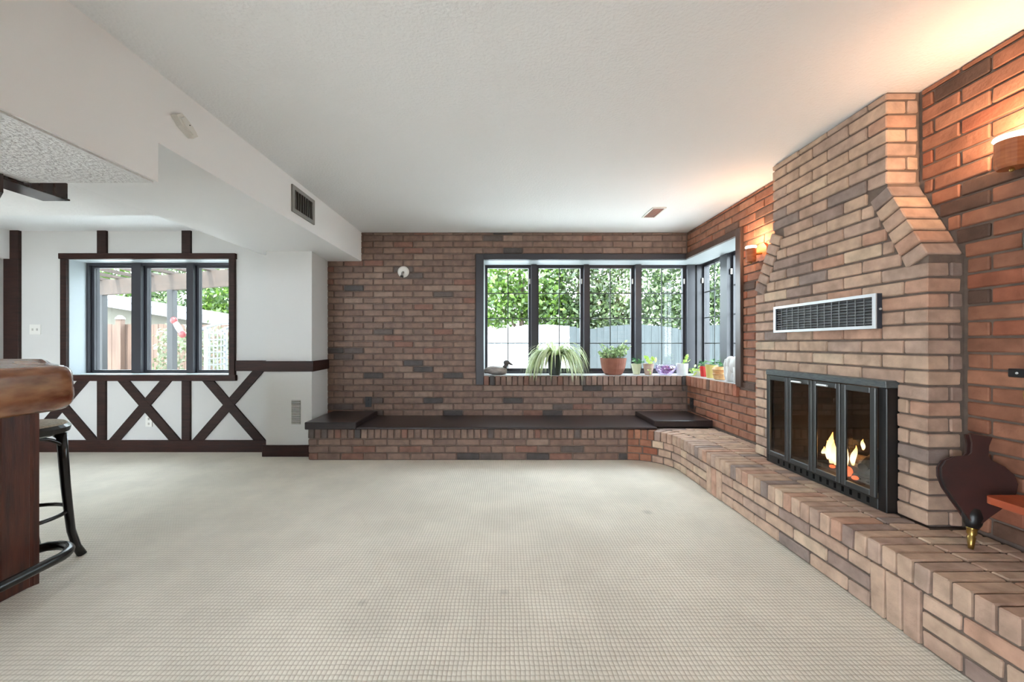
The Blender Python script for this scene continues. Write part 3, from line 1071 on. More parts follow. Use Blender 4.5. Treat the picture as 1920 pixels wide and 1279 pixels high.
# ================================================================== FITTINGS
# soffit register
g_ = thing('air_register', 'grey louvred air register high on the side of the soffit', 'vent', (XS1, 3.135, 2.115))
y0, y1, z0, z1 = 2.96, 3.31, 2.115, 2.318
fm = MB()
for (a, b, c_, d_) in ((y0, y1, z0, z0 + 0.03), (y0, y1, z1 - 0.03, z1), (y0, y0 + 0.035, z0 + 0.03, z1 - 0.03), (y1 - 0.035, y1, z0 + 0.03, z1 - 0.03)):
    fm.box(XS1 + 0.001, XS1 + 0.012, a, b, c_, d_)
obj('frame', fm, GREYMETAL, g_)
obj('duct_back', MB().box(XS1 + 0.0005, XS1 + 0.003, y0 + 0.035, y1 - 0.035, z0 + 0.03, z1 - 0.03), DUCTDARK, g_)
for i in range(8):
    yy = y0 + 0.05 + i * 0.036
    obj('louvre', MB().bar((XS1 + 0.009, yy, z0 + 0.03), (XS1 + 0.009, yy, z1 - 0.03), 0.012, 0.003, up=(0.5, 1, 0)), GREYMETAL, g_)
# pier register
g_ = thing('air_register', 'small white slotted air register low on the white pier', 'vent', (-2.063, 3.95, 0.32))
x0, x1, z0, z1 = -2.108, -2.020, 0.320, 0.558
obj('plate', MB().box(x0, x1, 3.944, 3.949, z0, z1), DUCTDARK, g_)
for i in range(16):
    zz = z0 + (z1 - z0) * (i + 0.5) / 16
    obj('slat', MB().bar((x0, 3.941, zz), (x1, 3.941, zz), 0.008, 0.004, up=(0, -0.6, 1)), PLASTICW, g_)
# ceiling register
g_ = thing('ceiling_register', 'small copper coloured register in the ceiling near the corner window', 'vent', (1.432, 3.756, ZC))
x0, x1, y0, y1 = 1.367, 1.497, 3.616, 3.897
COPPERG = mat('dull_copper_grille', rgb(160, 100, 78), 0.5, rgb(140, 96, 84), 20)
obj('grille', MB().box(x0 + 0.012, x1 - 0.012, y0 + 0.012, y1 - 0.012, ZC - 0.006, ZC - 0.0005), COPPERG, g_)
fm = MB()
for s in ((x0, x1, y0, y0 + 0.012), (x0, x1, y1 - 0.012, y1), (x0, x0 + 0.012, y0 + 0.012, y1 - 0.012), (x1 - 0.012, x1, y0 + 0.012, y1 - 0.012)):
    fm.box(*s, ZC - 0.009, ZC - 0.0005)
obj('frame', fm, PLASTICW, g_)
for i in range(6):
    xx = x0 + 0.022 + i * 0.017
    obj('slat', MB().box(xx, xx + 0.004, y0 + 0.012, y1 - 0.012, ZC - 0.010, ZC - 0.006), COPPERG, g_)
# dark slot in the ceiling step
tag(obj('ceiling_slot', MB().cbox(-2.965, -2.885, 2.853, 2.885, 2.288, 2.2945, 0.001).box(-2.955, -2.895, 2.858, 2.88, 2.286, 2.289), DUCTDARK, loc=(-2.925, 2.87, 2.29)), 'thin dark slot in the ceiling above the left window', 'vent')
# detector on the soffit
d_ = thing('detector_box', 'white faceted detector box on the side of the soffit', 'detector', (XS1, 1.95, 2.2))
hexp = [(1.888, 2.214), (1.918, 2.240), (1.985, 2.208), (2.020, 2.178), (1.992, 2.154), (1.922, 2.180)]
obj('case', MB().prism(hexp, 'x', XS1 + 0.0005, XS1 + 0.03), PLASTICW, d_)
cy_, cz_ = sum(p[0] for p in hexp) / 6, sum(p[1] for p in hexp) / 6
obj('cover', MB().prism([(cy_ + (p[0] - cy_) * 0.72, cz_ + (p[1] - cz_) * 0.72) for p in hexp], 'x', XS1 + 0.03, XS1 + 0.038), PLASTICW, d_)
obj('indicator', MB().ball((XS1 + 0.039, 1.955, 2.2), 0.002, 0.003, 0.003, 8, 5), DUCTDARK, d_)
# wall plates
def plate(name, label, cat, X, Y, z, ww, hh, m, kind, face='y', dark=None):
    t_ = thing(name, label, cat, (X, Y, z))
    if face == 'y':
        obj('cover_plate', MB().cbox(X - ww / 2, X + ww / 2, Y - 0.007, Y - 0.0005, z - hh / 2, z + hh / 2, 0.002), m, t_)
        for dx, dz in kind:
            obj('socket' if 'outlet' in name else 'toggle', MB().cbox(X + dx - 0.008, X + dx + 0.008, Y - 0.011, Y - 0.006, z + dz - 0.012, z + dz + 0.012, 0.002), dark or m, t_)
    else:
        obj('cover_plate', MB().cbox(X - 0.007, X - 0.0005, Y - ww / 2, Y + ww / 2, z - hh / 2, z + hh / 2, 0.002), m, t_)
        for dx, dz in kind:
            obj('socket', MB().cbox(X - 0.011, X - 0.006, Y + dx - 0.008, Y + dx + 0.008, z + dz - 0.012, z + dz + 0.012, 0.002), dark or m, t_)
plate('wall_outlet', 'black wall outlet on the brick above the left end of the bench', 'outlet', -1.504, YB - 0.001, 0.472, 0.07, 0.115, BLACKMETAL, ((0, 0.025), (0, -0.025)))
plate('wall_outlet', 'black wall outlet in the brick corner under the side window', 'outlet', XR - 0.001, 4.31, 0.475, 0.075, 0.115, BLACKMETAL, ((0, 0.025), (0, -0.025)), 'x')
plate('wall_outlet', 'pale outlet low on the white wall between crossed braces', 'outlet', q(280), YL - 0.001, qz(790), 0.07, 0.11, PLASTICW, ((0, 0.025), (0, -0.025)), dark=mat('ivory_plastic', rgb(176, 172, 164), 0.5))
plate('light_switch', 'white double light switch beside the left window', 'light switch', q(67), YL - 0.001, qz(618), 0.115, 0.105, PLASTICW, ((-0.023, 0), (0.023, 0)), dark=bpy.data.materials['ivory_plastic'])
# blank lamp plate on the brick
s = thing('lamp_mount', 'round white lamp mount without lamp on the brick wall', 'lamp mount', (-1.113, YB, 1.926))
obj('round_plate', MB().lathe((-1.113, YB, 1.926), [(0.064, 0.001), (0.064, 0.008), (0.05, 0.014), (0.0, 0.016)], 24, (0, -1, 0)), PLASTICW, s, smooth=False)
obj('stub', MB().tube([(-1.113, YB - 0.015, 1.922), (-1.115, YB - 0.05, 1.905), (-1.118, YB - 0.055, 1.872)], 0.011, 8), GREYMETAL, s)
obj('socket', MB().lathe((-1.118, YB - 0.055, 1.855), [(0.018, 0), (0.018, 0.02), (0.012, 0.024)], 12), BLACKMETAL, s)

# ================================================================== BAR
BARW = mat('reddish_bar_boards', rgb(92, 44, 30), 0.4, rgb(56, 26, 20), 5, (7, 7, 0.7), bump=0.3, bscale=25)
LOGW = mat('varnished_log_wood', rgb(166, 116, 82), 0.22, rgb(104, 50, 30), 4.5, (2, 1.3, 3.5), bump=0.15, bscale=12, coat=0.4)
bar_ = thing('home_bar', 'home bar with a thick varnished wood counter edge and plank base', 'bar', (-2.6, 1.3, 0))
obj('base', MB().prism([(-3.2, -0.3), (-2.195, -0.3), (-2.195, 1.84), (-2.25, 1.62), (-3.2, 1.62)], 'z', 0, 0.86), mat('bar_core', rgb(40, 22, 18), 0.7), bar_)
y = -0.3
k = 0
while y < 1.84:
    wdt = 0.118 if k < 17 else 0.06
    y2 = min(y + 0.118, 1.846)
    obj('plank', MB().cbox(-2.2, -2.172, y + 0.003, y2 - 0.003, 0.0, 0.86, 0.006), BARW, bar_)
    y = y2
    k += 1
    if y > 1.84:
        break
# plank on the slanted end
obj('plank', MB().bar((-2.183, 1.855, 0.43), (-2.252, 1.60, 0.43), 0.03, 0.86), BARW, bar_)
# counter: rounded slab
prof = []
zb, zt, x_out = 0.80, 1.02, -2.075
cr_ = MB()
rr = 0.05
pts = [(-3.2, zb + 0.05), (-2.30, zb + 0.02), (-2.20, zb)]
for i in range(7):
    a = -PI / 2 + PI / 2 * i / 6
    pts.append((x_out - 0.07 + 0.07 * math.cos(a), zb + 0.07 + 0.07 * math.sin(a)))
for i in range(7):
    a = PI / 2 * i / 6
    pts.append((x_out - rr - 0.01 + rr * math.cos(a), zt - rr + rr * math.sin(a)))
pts += [(-2.20, zt + 0.012), (-2.23, zt + 0.03), (-3.2, zt + 0.03)]
n = len(pts)
cy = (zb + zt) / 2
rings = [(-0.35, 1.0), (0.6, 1.0), (1.2, 1.0), (1.86, 1.0), (1.915, 0.97), (1.945, 0.88), (1.962, 0.72), (1.968, 0.5)]
vs, fs = [], []
for y, s_ in rings:
    for (x, z) in pts:
        vs.append((x_out - 0.25 + (x - x_out + 0.25) * s_ if x > x_out - 0.25 else x, y, cy + (z - cy) * (s_ ** 0.7)))
for i in range(len(rings) - 1):
    for j in range(n):
        fs.append((i * n + j, (i + 1) * n + j, (i + 1) * n + (j + 1) % n, i * n + (j + 1) % n))
fs += [tuple(range(n)), tuple((len(rings) - 1) * n + j for j in range(n - 1, -1, -1))]
o = obj('counter', MB().add(vs, fs), LOGW, bar_)
autosmooth(o, 50)
# foot rail
rail = [(-2.03, -0.3, 0.135), (-2.03, 0.8, 0.135), (-2.035, 1.6, 0.135), (-2.04, 1.75, 0.135)]
for i in range(1, 8):
    a = PI / 2 * i / 7
    rail.append((-2.04 - 0.13 + 0.13 * math.cos(a), 1.80 + 0.135 * math.sin(a), 0.135))
rail += [(-2.215, 1.925, 0.135), (-2.25, 1.885, 0.135), (-2.255, 1.83, 0.135), (-2.245, 1.76, 0.135), (-2.228, 1.72, 0.135)]
obj('foot_rail', MB().tube(rail, 0.021, 14), BLACKPAINT, bar_, smooth=True)
for yb in (0.2, 1.1):
    obj('rail_bracket', MB().tube([(-2.18, yb, 0.135), (-2.04, yb, 0.135)], 0.012, 8), BLACKPAINT, bar_)

# bentwood stool
st = thing('bar_stool', 'black bentwood bar stool with a woven seat behind the bar', 'stool', (-2.44, 1.966, 0))
SEATM = mat('pale_woven_seat', rgb(186, 172, 150), 0.7, rgb(150, 136, 116), 120, bump=0.4, bscale=150)
cx, cy = -2.44, 1.975
obj('seat', MB().lathe((cx, cy, 0.685), [(0.182, 0.0195), (0.174, 0.028), (0.0, 0.031)], 32), SEATM, st)
obj('seat_rim', MB().lathe((cx, cy, 0.655), [(0.17, 0), (0.19, 0.01), (0.195, 0.035), (0.18, 0.05), (0.155, 0.05), (0.155, 0.0)], 32), BLACKPAINT, st, smooth=False)
for k in range(4):
    a = math.radians(32 + 90 * k)
    ca, sa = math.cos(a), math.sin(a)
    leg = [(cx + r_ * ca, cy + r_ * sa, z) for r_, z in ((0.165, 0.655), (0.172, 0.52), (0.18, 0.38), (0.19, 0.25), (0.20, 0.14), (0.22, 0.05), (0.242, 0.0))]
    obj('leg', MB().tube(leg, [0.021, 0.02, 0.019, 0.018, 0.017, 0.018, 0.019], 10), BLACKPAINT, st, smooth=True)
    a2 = a + PI / 2
    p0 = Vector((cx + 0.178 * ca, cy + 0.178 * sa, 0.57))
    p1 = Vector((cx + 0.178 * math.cos(a2), cy + 0.178 * math.sin(a2), 0.57))
    arcp = []
    for i in range(11):
        t = i / 10
        pm = p0.lerp(p1, t)
        arcp.append((pm.x, pm.y, 0.57 + 0.078 * math.sin(PI * t) ** 0.6))
    obj('arch_brace', MB().tube(arcp, 0.009, 8), BLACKPAINT, st, smooth=True)
ringp = [(cx + 0.185 * math.cos(2 * PI * i / 32), cy + 0.185 * math.sin(2 * PI * i / 32), 0.245) for i in range(32)]
obj('foot_ring', MB().tube(ringp, 0.010, 8, closed=True), BLACKPAINT, st, smooth=True)

# dark timber canopy frame over the bar
cn = thing('bar_canopy', 'dark timber canopy frame hanging under the low bulkhead over the bar', 'canopy', (-2.3, 1.8, 1.84))
CANB = mat('dark_varnished_canopy_board', rgb(52, 34, 29), 0.14, rgb(38, 26, 23), 6, (1, 6, 1))
obj('beam', MB().cbox(-2.31, -2.18, 1.3, 1.985, 1.842, 1.925, 0.003).cbox(-2.312, -2.174, 1.3, 1.99, 1.838, 1.846, 0.002), CANB, cn)
obj('beam', MB().bar((-2.17, 1.70, 1.825), (-2.85, 2.16, 1.825), 0.03, 0.10), CANB, cn)

# ================================================================== RIGHT EDGE: bellows, stool table, wall pieces
LEATHER = mat('dark_red_bellows_board', rgb(60, 24, 19), 0.55, rgb(44, 18, 15), 10)
bl = thing('fire_bellows', 'dark red fireside bellows with brass nozzle leaning in the brick corner', 'bellows', (1.86, 1.56, HT))
tip = Vector((1.862, 1.575, HT + 0.004))
top = Vector((1.985, 1.655, 0.735))
ax = (top - tip).normalized()
side = Vector((1, -0.45, 0))
side = (side - ax * side.dot(ax)).normalized()
nrm = ax.cross(side).normalized()
Lb = (top - tip).length
def bl_ring(t, w_, th):
    return tip + ax * (Lb * t), w_, th
outl = [(t_, w_ * 0.8) for t_, w_ in [(0.235, 0.022), (0.30, 0.045), (0.38, 0.078), (0.47, 0.112), (0.56, 0.132), (0.64, 0.136), (0.71, 0.122), (0.765, 0.088), (0.80, 0.040), (0.83, 0.030), (0.92, 0.030), (1.0, 0.040)]]
def board(off, th, sc=1.0):
    f_, b_ = [], []
    L_ = [(t, w_ * sc) for t, w_ in outl] + [(t, -w_ * sc) for t, w_ in outl[::-1]]
    vs = [tip + ax * (Lb * t) + side * w_ + nrm * off for t, w_ in L_] + [tip + ax * (Lb * t) + side * w_ + nrm * (off + th) for t, w_ in L_]
    n = len(L_)
    return MB().add(vs, [tuple(range(n)), tuple(range(2 * n - 1, n - 1, -1))] + [(i, n + i, n + (i + 1) % n, (i + 1) % n) for i in range(n)])
obj('front_board', board(-0.024, 0.012), LEATHER, bl)
obj('back_board', board(0.010, 0.012), LEATHER, bl)
gm = MB()
vs = []
L_ = [(t, w_ * 0.95) for t, w_ in outl[:9]] + [(t, -w_ * 0.95) for t, w_ in outl[:9][::-1]]
n = len(L_)
vs = [tip + ax * (Lb * t) + side * w_ + nrm * -0.012 for t, w_ in L_] + [tip + ax * (Lb * t) + side * (w_ * 0.9) for t, w_ in L_] + [tip + ax * (Lb * t) + side * w_ + nrm * 0.010 for t, w_ in L_]
gm.add(vs, [(k * n + i, (k + 1) * n + i, (k + 1) * n + (i + 1) % n, k * n + (i + 1) % n) for k in range(2) for i in range(n)])
obj('leather_bag', gm, BLACKMETAL, bl)
obj('throat', MB().lathe(tip + ax * (Lb * 0.17), [(0.016, 0), (0.026, 0.02), (0.032, 0.05), (0.026, 0.08)], 12, ax), BLACKMETAL, bl, smooth=True)
obj('nozzle', MB().lathe(tip, [(0.008, 0), (0.010, 0.02), (0.013, 0.045), (0.010, 0.05), (0.015, 0.06), (0.015, 0.075), (0.019, 0.08)], 12, ax), BRASS, bl, smooth=True)

ORW = mat('orange_varnished_wood', rgb(168, 78, 46), 0.3, rgb(140, 56, 32), 5, (8, 1, 1))
tb = thing('hearth_stool', 'small orange wooden stool standing on the hearth at the right edge', 'stool', (1.93, 1.25, HT))
pts = []
for cx_, cy_, a0 in ((2.03, 1.46, 0), (1.825, 1.46, 90), (1.825, 0.95, 180), (2.03, 0.95, 270)):
    for i in range(5):
        a = math.radians(a0 + 22.5 * i)
        pts.append((cx_ + 0.025 * math.cos(a), cy_ + 0.025 * math.sin(a)))
obj('top', MB().prism(pts, 'z', 0.527, 0.553), ORW, tb)
for lx in (1.89, 2.01):
    for ly in (0.99, 1.36):
        obj('leg', MB().tube([(lx + 0.015 * (1 if lx > 1.9 else -1) * 0.6, ly, HT + 0.004), (lx, ly, 0.53)], [0.013, 0.018], 10), ORW, tb, smooth=True)

PEWTER = mat('dull_pewter', rgb(120, 118, 112), 0.4, rgb(96, 94, 90), 9, metal=0.5)
o = MB().lathe((XR - 0.003, 1.405, 1.53), [(0.15, 0.0), (0.155, 0.012), (0.145, 0.022), (0.11, 0.012), (0.06, 0.015), (0.0, 0.016)], 36, (-1, 0, 0))
tag(obj('wall_plate', o, PEWTER, loc=(XR, 1.405, 1.53), smooth=True), 'round grey plate hung on the brick wall below the near sconce', 'wall plate')
wp = thing('warming_pan', 'brass rimmed black pan hung from a black bracket at the right edge', 'pan', (XR, 1.52, 0.9))
obj('bracket', MB().cbox(XR - 0.04, XR - 0.003, 1.43, 1.585, 0.988, 1.022, 0.003), BLACKMETAL, wp)
obj('screw', MB().ball((XR - 0.041, 1.555, 1.005), 0.003, 0.005, 0.005, 8, 5), CHROME, wp)
obj('pan', MB().lathe((XR - 0.012, 1.478, 0.92), [(0.062, 0.0), (0.066, 0.012), (0.055, 0.02), (0.0, 0.022)], 28, (-1, 0, 0)), BLACKMETAL, wp, smooth=True)
obj('rim', MB().tube([(XR - 0.026, 1.478 + 0.064 * math.cos(2 * PI * i / 28), 0.92 + 0.064 * math.sin(2 * PI * i / 28)) for i in range(28)], 0.005, 6, closed=True), BRASS, wp, smooth=True)
obj('hook', MB().tube([(XR - 0.02, 1.478, 0.984), (XR - 0.02, 1.478, 0.992)], 0.004, 6), BLACKMETAL, wp)

# ================================================================== THINGS ON THE SILL
def leaf_blade(mb, p0, d, L, w_, droop, n=7, up=Vector((0, 0, 1))):
    """arching strap leaf"""
    p = Vector(p0)
    d = Vector(d).normalized()
    vs, fs = [], []
    for i in range(n + 1):
        t = i / n
        s_ = d.cross(up)
        if s_.length < 1e-3:
            s_ = Vector((1, 0, 0))
        s_.normalize()
        ww = w_ * (0.55 + 0.9 * t - 1.45 * t ** 2.2) if t < 1 else 0.0006
        vs += [p - s_ * max(ww, 0.0006) / 2, p + s_ * max(ww, 0.0006) / 2]
        p = p + d * (L / n)
        d = (d + Vector((0, 0, -droop / n))).normalized()
    for i in range(n):
        fs.append((2 * i, 2 * i + 1, 2 * i + 3, 2 * i + 2))
    mb.add(vs, fs)


def leaf_oval(mb, c, d, nrm_, L, w_):
    d = Vector(d).normalized()
    nrm_ = Vector(nrm_)
    s_ = d.cross(nrm_)
    if s_.length < 1e-3:
        s_ = Vector((1, 0, 0))
    s_.normalize()
    nn = s_.cross(d)
    c = Vector(c)
    vs = [c, c + d * L * 0.3 + s_ * w_ * 0.42, c + d * L * 0.65 + s_ * w_ * 0.45, c + d * L, c + d * L * 0.65 - s_ * w_ * 0.45, c + d * L * 0.3 - s_ * w_ * 0.42, c + d * L * 0.5 - nn * w_ * 0.12]
    mb.add(vs, [(0, 1, 6), (1, 2, 6), (2, 3, 6), (3, 4, 6), (4, 5, 6), (5, 0, 6)])


def rdir(zlo=-1.0, zhi=1.0):
    while True:
        v = Vector((random.uniform(-1, 1), random.uniform(-1, 1), random.uniform(zlo, zhi)))
        if 0.05 < v.length < 1:
            return v.normalized()


SOIL = mat('potting_soil', rgb(56, 42, 34), 0.95)
VARIEG = leaf_material('variegated_leaf', rgb(176, 192, 134), rgb(232, 238, 204), 0.45)
JADE = leaf_material('jade_leaf', rgb(88, 128, 70), rgb(196, 214, 158), 0.35)
LIME = leaf_material('lime_leaf', rgb(138, 178, 74), rgb(206, 224, 128), 0.35)
DEEP = leaf_material('deep_green_leaf', rgb(44, 96, 60), rgb(104, 150, 96), 0.2)

# duck decoy
WSX = WS + 0.0005
dk = thing('duck_decoy', 'grey wooden duck decoy on the sill at the left of the window', 'duck decoy', (-0.07, 4.54, WS))
DUCKB = mat('weathered_duck_paint', rgb(166, 158, 150), 0.6, rgb(120, 112, 108), 9, (1, 3, 4))
DUCKH = mat('dark_duck_head', rgb(74, 68, 66), 0.55)
rings = []
bp_ = [(-0.175, 0.03, 0.006, 0.006), (-0.16, 0.042, 0.02, 0.02), (-0.12, 0.050, 0.045, 0.038), (-0.06, 0.052, 0.062, 0.052), (0.0, 0.05, 0.066, 0.05), (0.05, 0.046, 0.06, 0.046), (0.085, 0.042, 0.042, 0.038), (0.10, 0.040, 0.015, 0.018)]
vs, fs = [], []
n = 14
for (x, zc, ry, rz) in bp_:
    for j in range(n):
        a = 2 * PI * j / n
        vs.append((-0.055 + x, 4.54 + ry * math.cos(a), WSX + max(0.0, zc + rz * math.sin(a))))
for i in range(len(bp_) - 1):
    for j in range(n):
        fs.append((i * n + j, i * n + (j + 1) % n, (i + 1) * n + (j + 1) % n, (i + 1) * n + j))
fs += [tuple(range(n - 1, -1, -1)), tuple((len(bp_) - 1) * n + j for j in range(n))]
obj('body', MB().add(vs, fs), DUCKB, dk, smooth=True)
obj('neck', MB().tube([(0.02, 4.54, WSX + 0.075), (0.032, 4.54, WSX + 0.105), (0.035, 4.54, WSX + 0.13)], [0.032, 0.022, 0.022], 10), DUCKH, dk, smooth=True)
obj('head', MB().ball((0.042, 4.54, WSX + 0.137), 0.036, 0.028, 0.031, 14, 10), DUCKH, dk, smooth=True)
obj('beak', MB().tube([(0.07, 4.54, WSX + 0.131), (0.09, 4.54, WSX + 0.12), (0.113, 4.54, WSX + 0.112)], [0.015, 0.011, 0.006], 8), DUCKH, dk, smooth=True)
obj('tail', MB().tube([(-0.22, 4.54, WSX + 0.04), (-0.255, 4.54, WSX + 0.05)], [0.012, 0.003], 8), DUCKH, dk, smooth=True)

# spider plant
spx, spy = 0.585, 4.485
sp_ = thing('spider_plant', 'pale variegated spider plant spilling over a dark pot', 'potted plant', (spx, spy, WS), 'plants on the window sill')
POTD = mat('dark_green_glaze', rgb(44, 54, 52), 0.3)
obj('pot', MB().lathe((spx, spy, WSX), [(0.058, 0), (0.066, 0.02), (0.076, 0.13), (0.082, 0.20), (0.085, 0.225), (0.078, 0.225), (0.07, 0.205), (0.0, 0.205)], 24), POTD, sp_, smooth=False)
mb = MB()
for i in range(290):
    a = random.uniform(0, 2 * PI)
    if math.sin(a) > 0.3 and random.random() < 0.5:
        a = -a
    if abs(math.cos(a)) < 0.35 and math.sin(a) < 0 and random.random() < 0.75:
        a = random.choice((0, PI)) + random.uniform(-0.6, 0.6)
    el = random.uniform(0.5, 1.2)
    d = Vector((math.cos(a) * math.cos(el), math.sin(a) * math.cos(el) * 0.7, math.sin(el)))
    if abs(math.cos(a)) > 0.4 and math.cos(a) < 0 and random.random() < 0.6:
        d.x *= 1.5
    Lf = random.uniform(0.30, 0.56)
    leaf_blade(mb, (spx + 0.05 * math.cos(a), spy + 0.035 * math.sin(a), WS + 0.21), d, Lf, random.uniform(0.020, 0.032), random.uniform(3.2, 5.2), 10)
for i in range(14):
    a = random.uniform(0, 2 * PI)
    leaf_blade(mb, (spx + 0.02 * math.cos(a), spy, WS + 0.21), Vector((random.uniform(-1.2, 1.1), -0.1, random.uniform(0.9, 1.5))), random.uniform(0.2, 0.32), 0.009, 0.9, 6)
mb.v = [(v[0], min(v[1], YG - 0.06), v[2]) if not (v[2] < WS + 0.004 and v[1] > YB - 0.03) else (v[0], min(v[1], YG - 0.06), WS + 0.004) for v in mb.v]
o = obj('foliage', mb, VARIEG, sp_); o['kind'] = 'stuff'

# terracotta pot with jade plant
tx, ty = 1.268, 4.55
tp = thing('jade_plant', 'leafy green plant in a wide terracotta pot on the sill', 'potted plant', (tx, ty, WS), 'plants on the window sill')
TERRA = mat('terracotta', rgb(146, 92, 74), 0.75, rgb(132, 82, 66), 14)
obj('pot', MB().lathe((tx, ty, WSX), [(0.085, 0), (0.105, 0.015), (0.13, 0.07), (0.142, 0.14), (0.147, 0.175), (0.148, 0.19), (0.138, 0.19), (0.132, 0.165), (0.0, 0.165)], 28), TERRA, tp, smooth=False)
obj('soil', MB().lathe((tx, ty, WSX + 0.162), [(0.13, 0), (0.0, 0.012)], 20), SOIL, tp)
mb = MB()
stm = MB()
for i in range(46):
    a = random.uniform(0, 2 * PI)
    r_ = 0.11 * math.sqrt(random.random())
    b0 = Vector((tx + r_ * math.cos(a), ty + r_ * math.sin(a), WS + 0.17))
    hgt = random.uniform(0.05, 0.17) if i < 40 else random.uniform(0.14, 0.2)
    e0 = b0 + Vector(((r_ * math.cos(a)) * 0.7 + random.uniform(-0.03, 0.03) + (0.06 if i >= 40 else 0), random.uniform(-0.02, 0.02), hgt))
    stm.tube([b0, (b0 + e0) / 2 + Vector((0, 0, 0.01)), e0], 0.003, 5)
    for k in range(8):
        t = random.uniform(0.35, 1.0)
        c_ = b0.lerp(e0, t)
        leaf_oval(mb, c_, rdir(-0.3, 0.8), rdir(0.1, 1), random.uniform(0.028, 0.048), random.uniform(0.018, 0.028))
o = obj('foliage', mb, JADE, tp); o['kind'] = 'stuff'
obj('stems', stm, mat('green_stem', rgb(92, 96, 60), 0.7), tp)['kind'] = 'stuff'

def pot_plant(name, label, x, y, prof, m, leaves, lm, soil=None, gname='plants on the window sill', cat='potted plant'):
    t_ = thing(name, label, cat, (x, y, WS), gname)
    obj('pot', MB().lathe((x, y, WSX), prof, 22), m, t_, smooth=False)
    if soil:
        obj('soil', MB().lathe((x, y, WSX + soil[1]), [(soil[0], 0), (0.0, 0.006)], 14), SOIL, t_)
    mb = MB()
    for (n_, ctr, spread, Lr, wr_, zl) in leaves:
        for i in range(n_):
            c_ = Vector(ctr) + Vector((random.uniform(-1, 1) * spread[0], random.uniform(-1, 1) * spread[1], random.uniform(-1, 1) * spread[2])) + Vector((x, y, WS))
            c_.z = max(c_.z, WS + 0.012)
            d_ = rdir(zl, 0.7)
            leaf_oval(mb, c_, d_, rdir(0.2, 1), random.uniform(*Lr), random.uniform(*wr_))
            root = Vector((x, y, WS + prof[-2][1]))
            mb.tube([root, (root + c_) / 2 + Vector((0, 0, 0.012)), c_], 0.0012, 3)
    mb.v = [(v[0], v[1], max(v[2], WS + 0.003)) for v in mb.v]
    o_ = obj('foliage', mb, lm, t_)
    o_['kind'] = 'stuff'
    return t_

CREAMG = mat('cream_glaze', rgb(200, 206, 172), 0.3)
PINKC = mat('pinkish_clay', rgb(168, 136, 120), 0.5, rgb(188, 166, 150), 20)
cup = lambda r0, r1, h: [(r0, 0), (r0 * 1.05, 0.004), (r1, h), (r1 * 0.9, h), (r1 * 0.88, h * 0.85), (0.0, h * 0.85)]
pot_plant('cup_plant', 'deep green plant in a tapered cream cup beside the terracotta pot', 1.552, 4.60, cup(0.035, 0.06, 0.12), CREAMG, [(12, (0.02, -0.01, 0.145), (0.05, 0.03, 0.02), (0.05, 0.075), (0.03, 0.045), -0.4)], DEEP, (0.05, 0.10))
pot_plant('clay_planter', 'pinkish clay planter with a drooping pale leaf between cream cup and glass bowl', 1.662, 4.52, cup(0.038, 0.062, 0.125), PINKC, [(7, (0.05, 0.01, 0.16), (0.05, 0.03, 0.025), (0.06, 0.09), (0.04, 0.06), -0.2), (5, (-0.01, -0.065, 0.05), (0.02, 0.004, 0.035), (0.025, 0.04), (0.012, 0.02), -0.8)], LIME, (0.05, 0.10))
# glass bowl with purple flower ball
gb = thing('glass_bowl', 'lilac glass bowl holding a purple flower ball on the sill', 'bowl', (1.875, 4.56, WS))
LILG = glass('lilac_glass', (0.90, 0.84, 0.95, 1), 0.12)
obj('bowl', MB().lathe((1.875, 4.56, WSX), [(0.06, 0), (0.085, 0.012), (0.118, 0.06), (0.115, 0.10), (0.10, 0.112), (0.096, 0.112), (0.11, 0.098), (0.112, 0.06), (0.08, 0.018), (0.0, 0.008)], 28), LILG, gb, smooth=True)
PURP = leaf_material('purple_petal', rgb(104, 44, 112), rgb(190, 120, 186), 0.3)
mb = MB()
for i in range(150):
    d = rdir()
    leaf_oval(mb, Vector((1.87, 4.55, WS + 0.058)) + d * 0.036, d + rdir() * 0.7, rdir(), 0.022, 0.016)
o = obj('flower_ball', mb, PURP, gb); o['kind'] = 'stuff'
# white planter and trailing plant in the corner
WGL = mat('white_glaze', rgb(206, 208, 206), 0.25)
pot_plant('white_planter', 'white planter with upright lime leaves near the window corner', 2.065, 4.56, cup(0.055, 0.066, 0.125), WGL, [(7, (0.05, 0, 0.17), (0.03, 0.02, 0.035), (0.045, 0.065), (0.03, 0.045), 0.1)], LIME, (0.055, 0.105))
pot_plant('trailing_plant', 'low trailing lime green plant in the corner of the sill', 2.17, 4.42, cup(0.035, 0.045, 0.06), WGL, [(34, (0.0, -0.03, 0.055), (0.09, 0.08, 0.045), (0.035, 0.06), (0.022, 0.036), -0.5)], LIME, (0.036, 0.05))
REDG = mat('red_glaze', rgb(196, 44, 42), 0.3)
YELG = mat('yellow_glaze', rgb(200, 182, 108), 0.35)
pot_plant('red_planter', 'small red pot with green leaves beside the yellow pot', 2.18, 4.27, cup(0.042, 0.052, 0.11), REDG, [(14, (-0.01, 0.0, 0.145), (0.06, 0.05, 0.025), (0.03, 0.055), (0.018, 0.028), -0.3)], DEEP, (0.042, 0.09))
pot_plant('yellow_planter', 'pale yellow pot with green leaves between red and tan pots', 2.16, 4.10, cup(0.045, 0.06, 0.135), YELG, [(18, (0.0, -0.03, 0.155), (0.07, 0.09, 0.02), (0.03, 0.06), (0.018, 0.028), -0.3)], DEEP, (0.05, 0.115))
TANG = mat('tan_orange_glaze', rgb(194, 138, 84), 0.35, rgb(210, 170, 120), 16, (1, 1, 3))
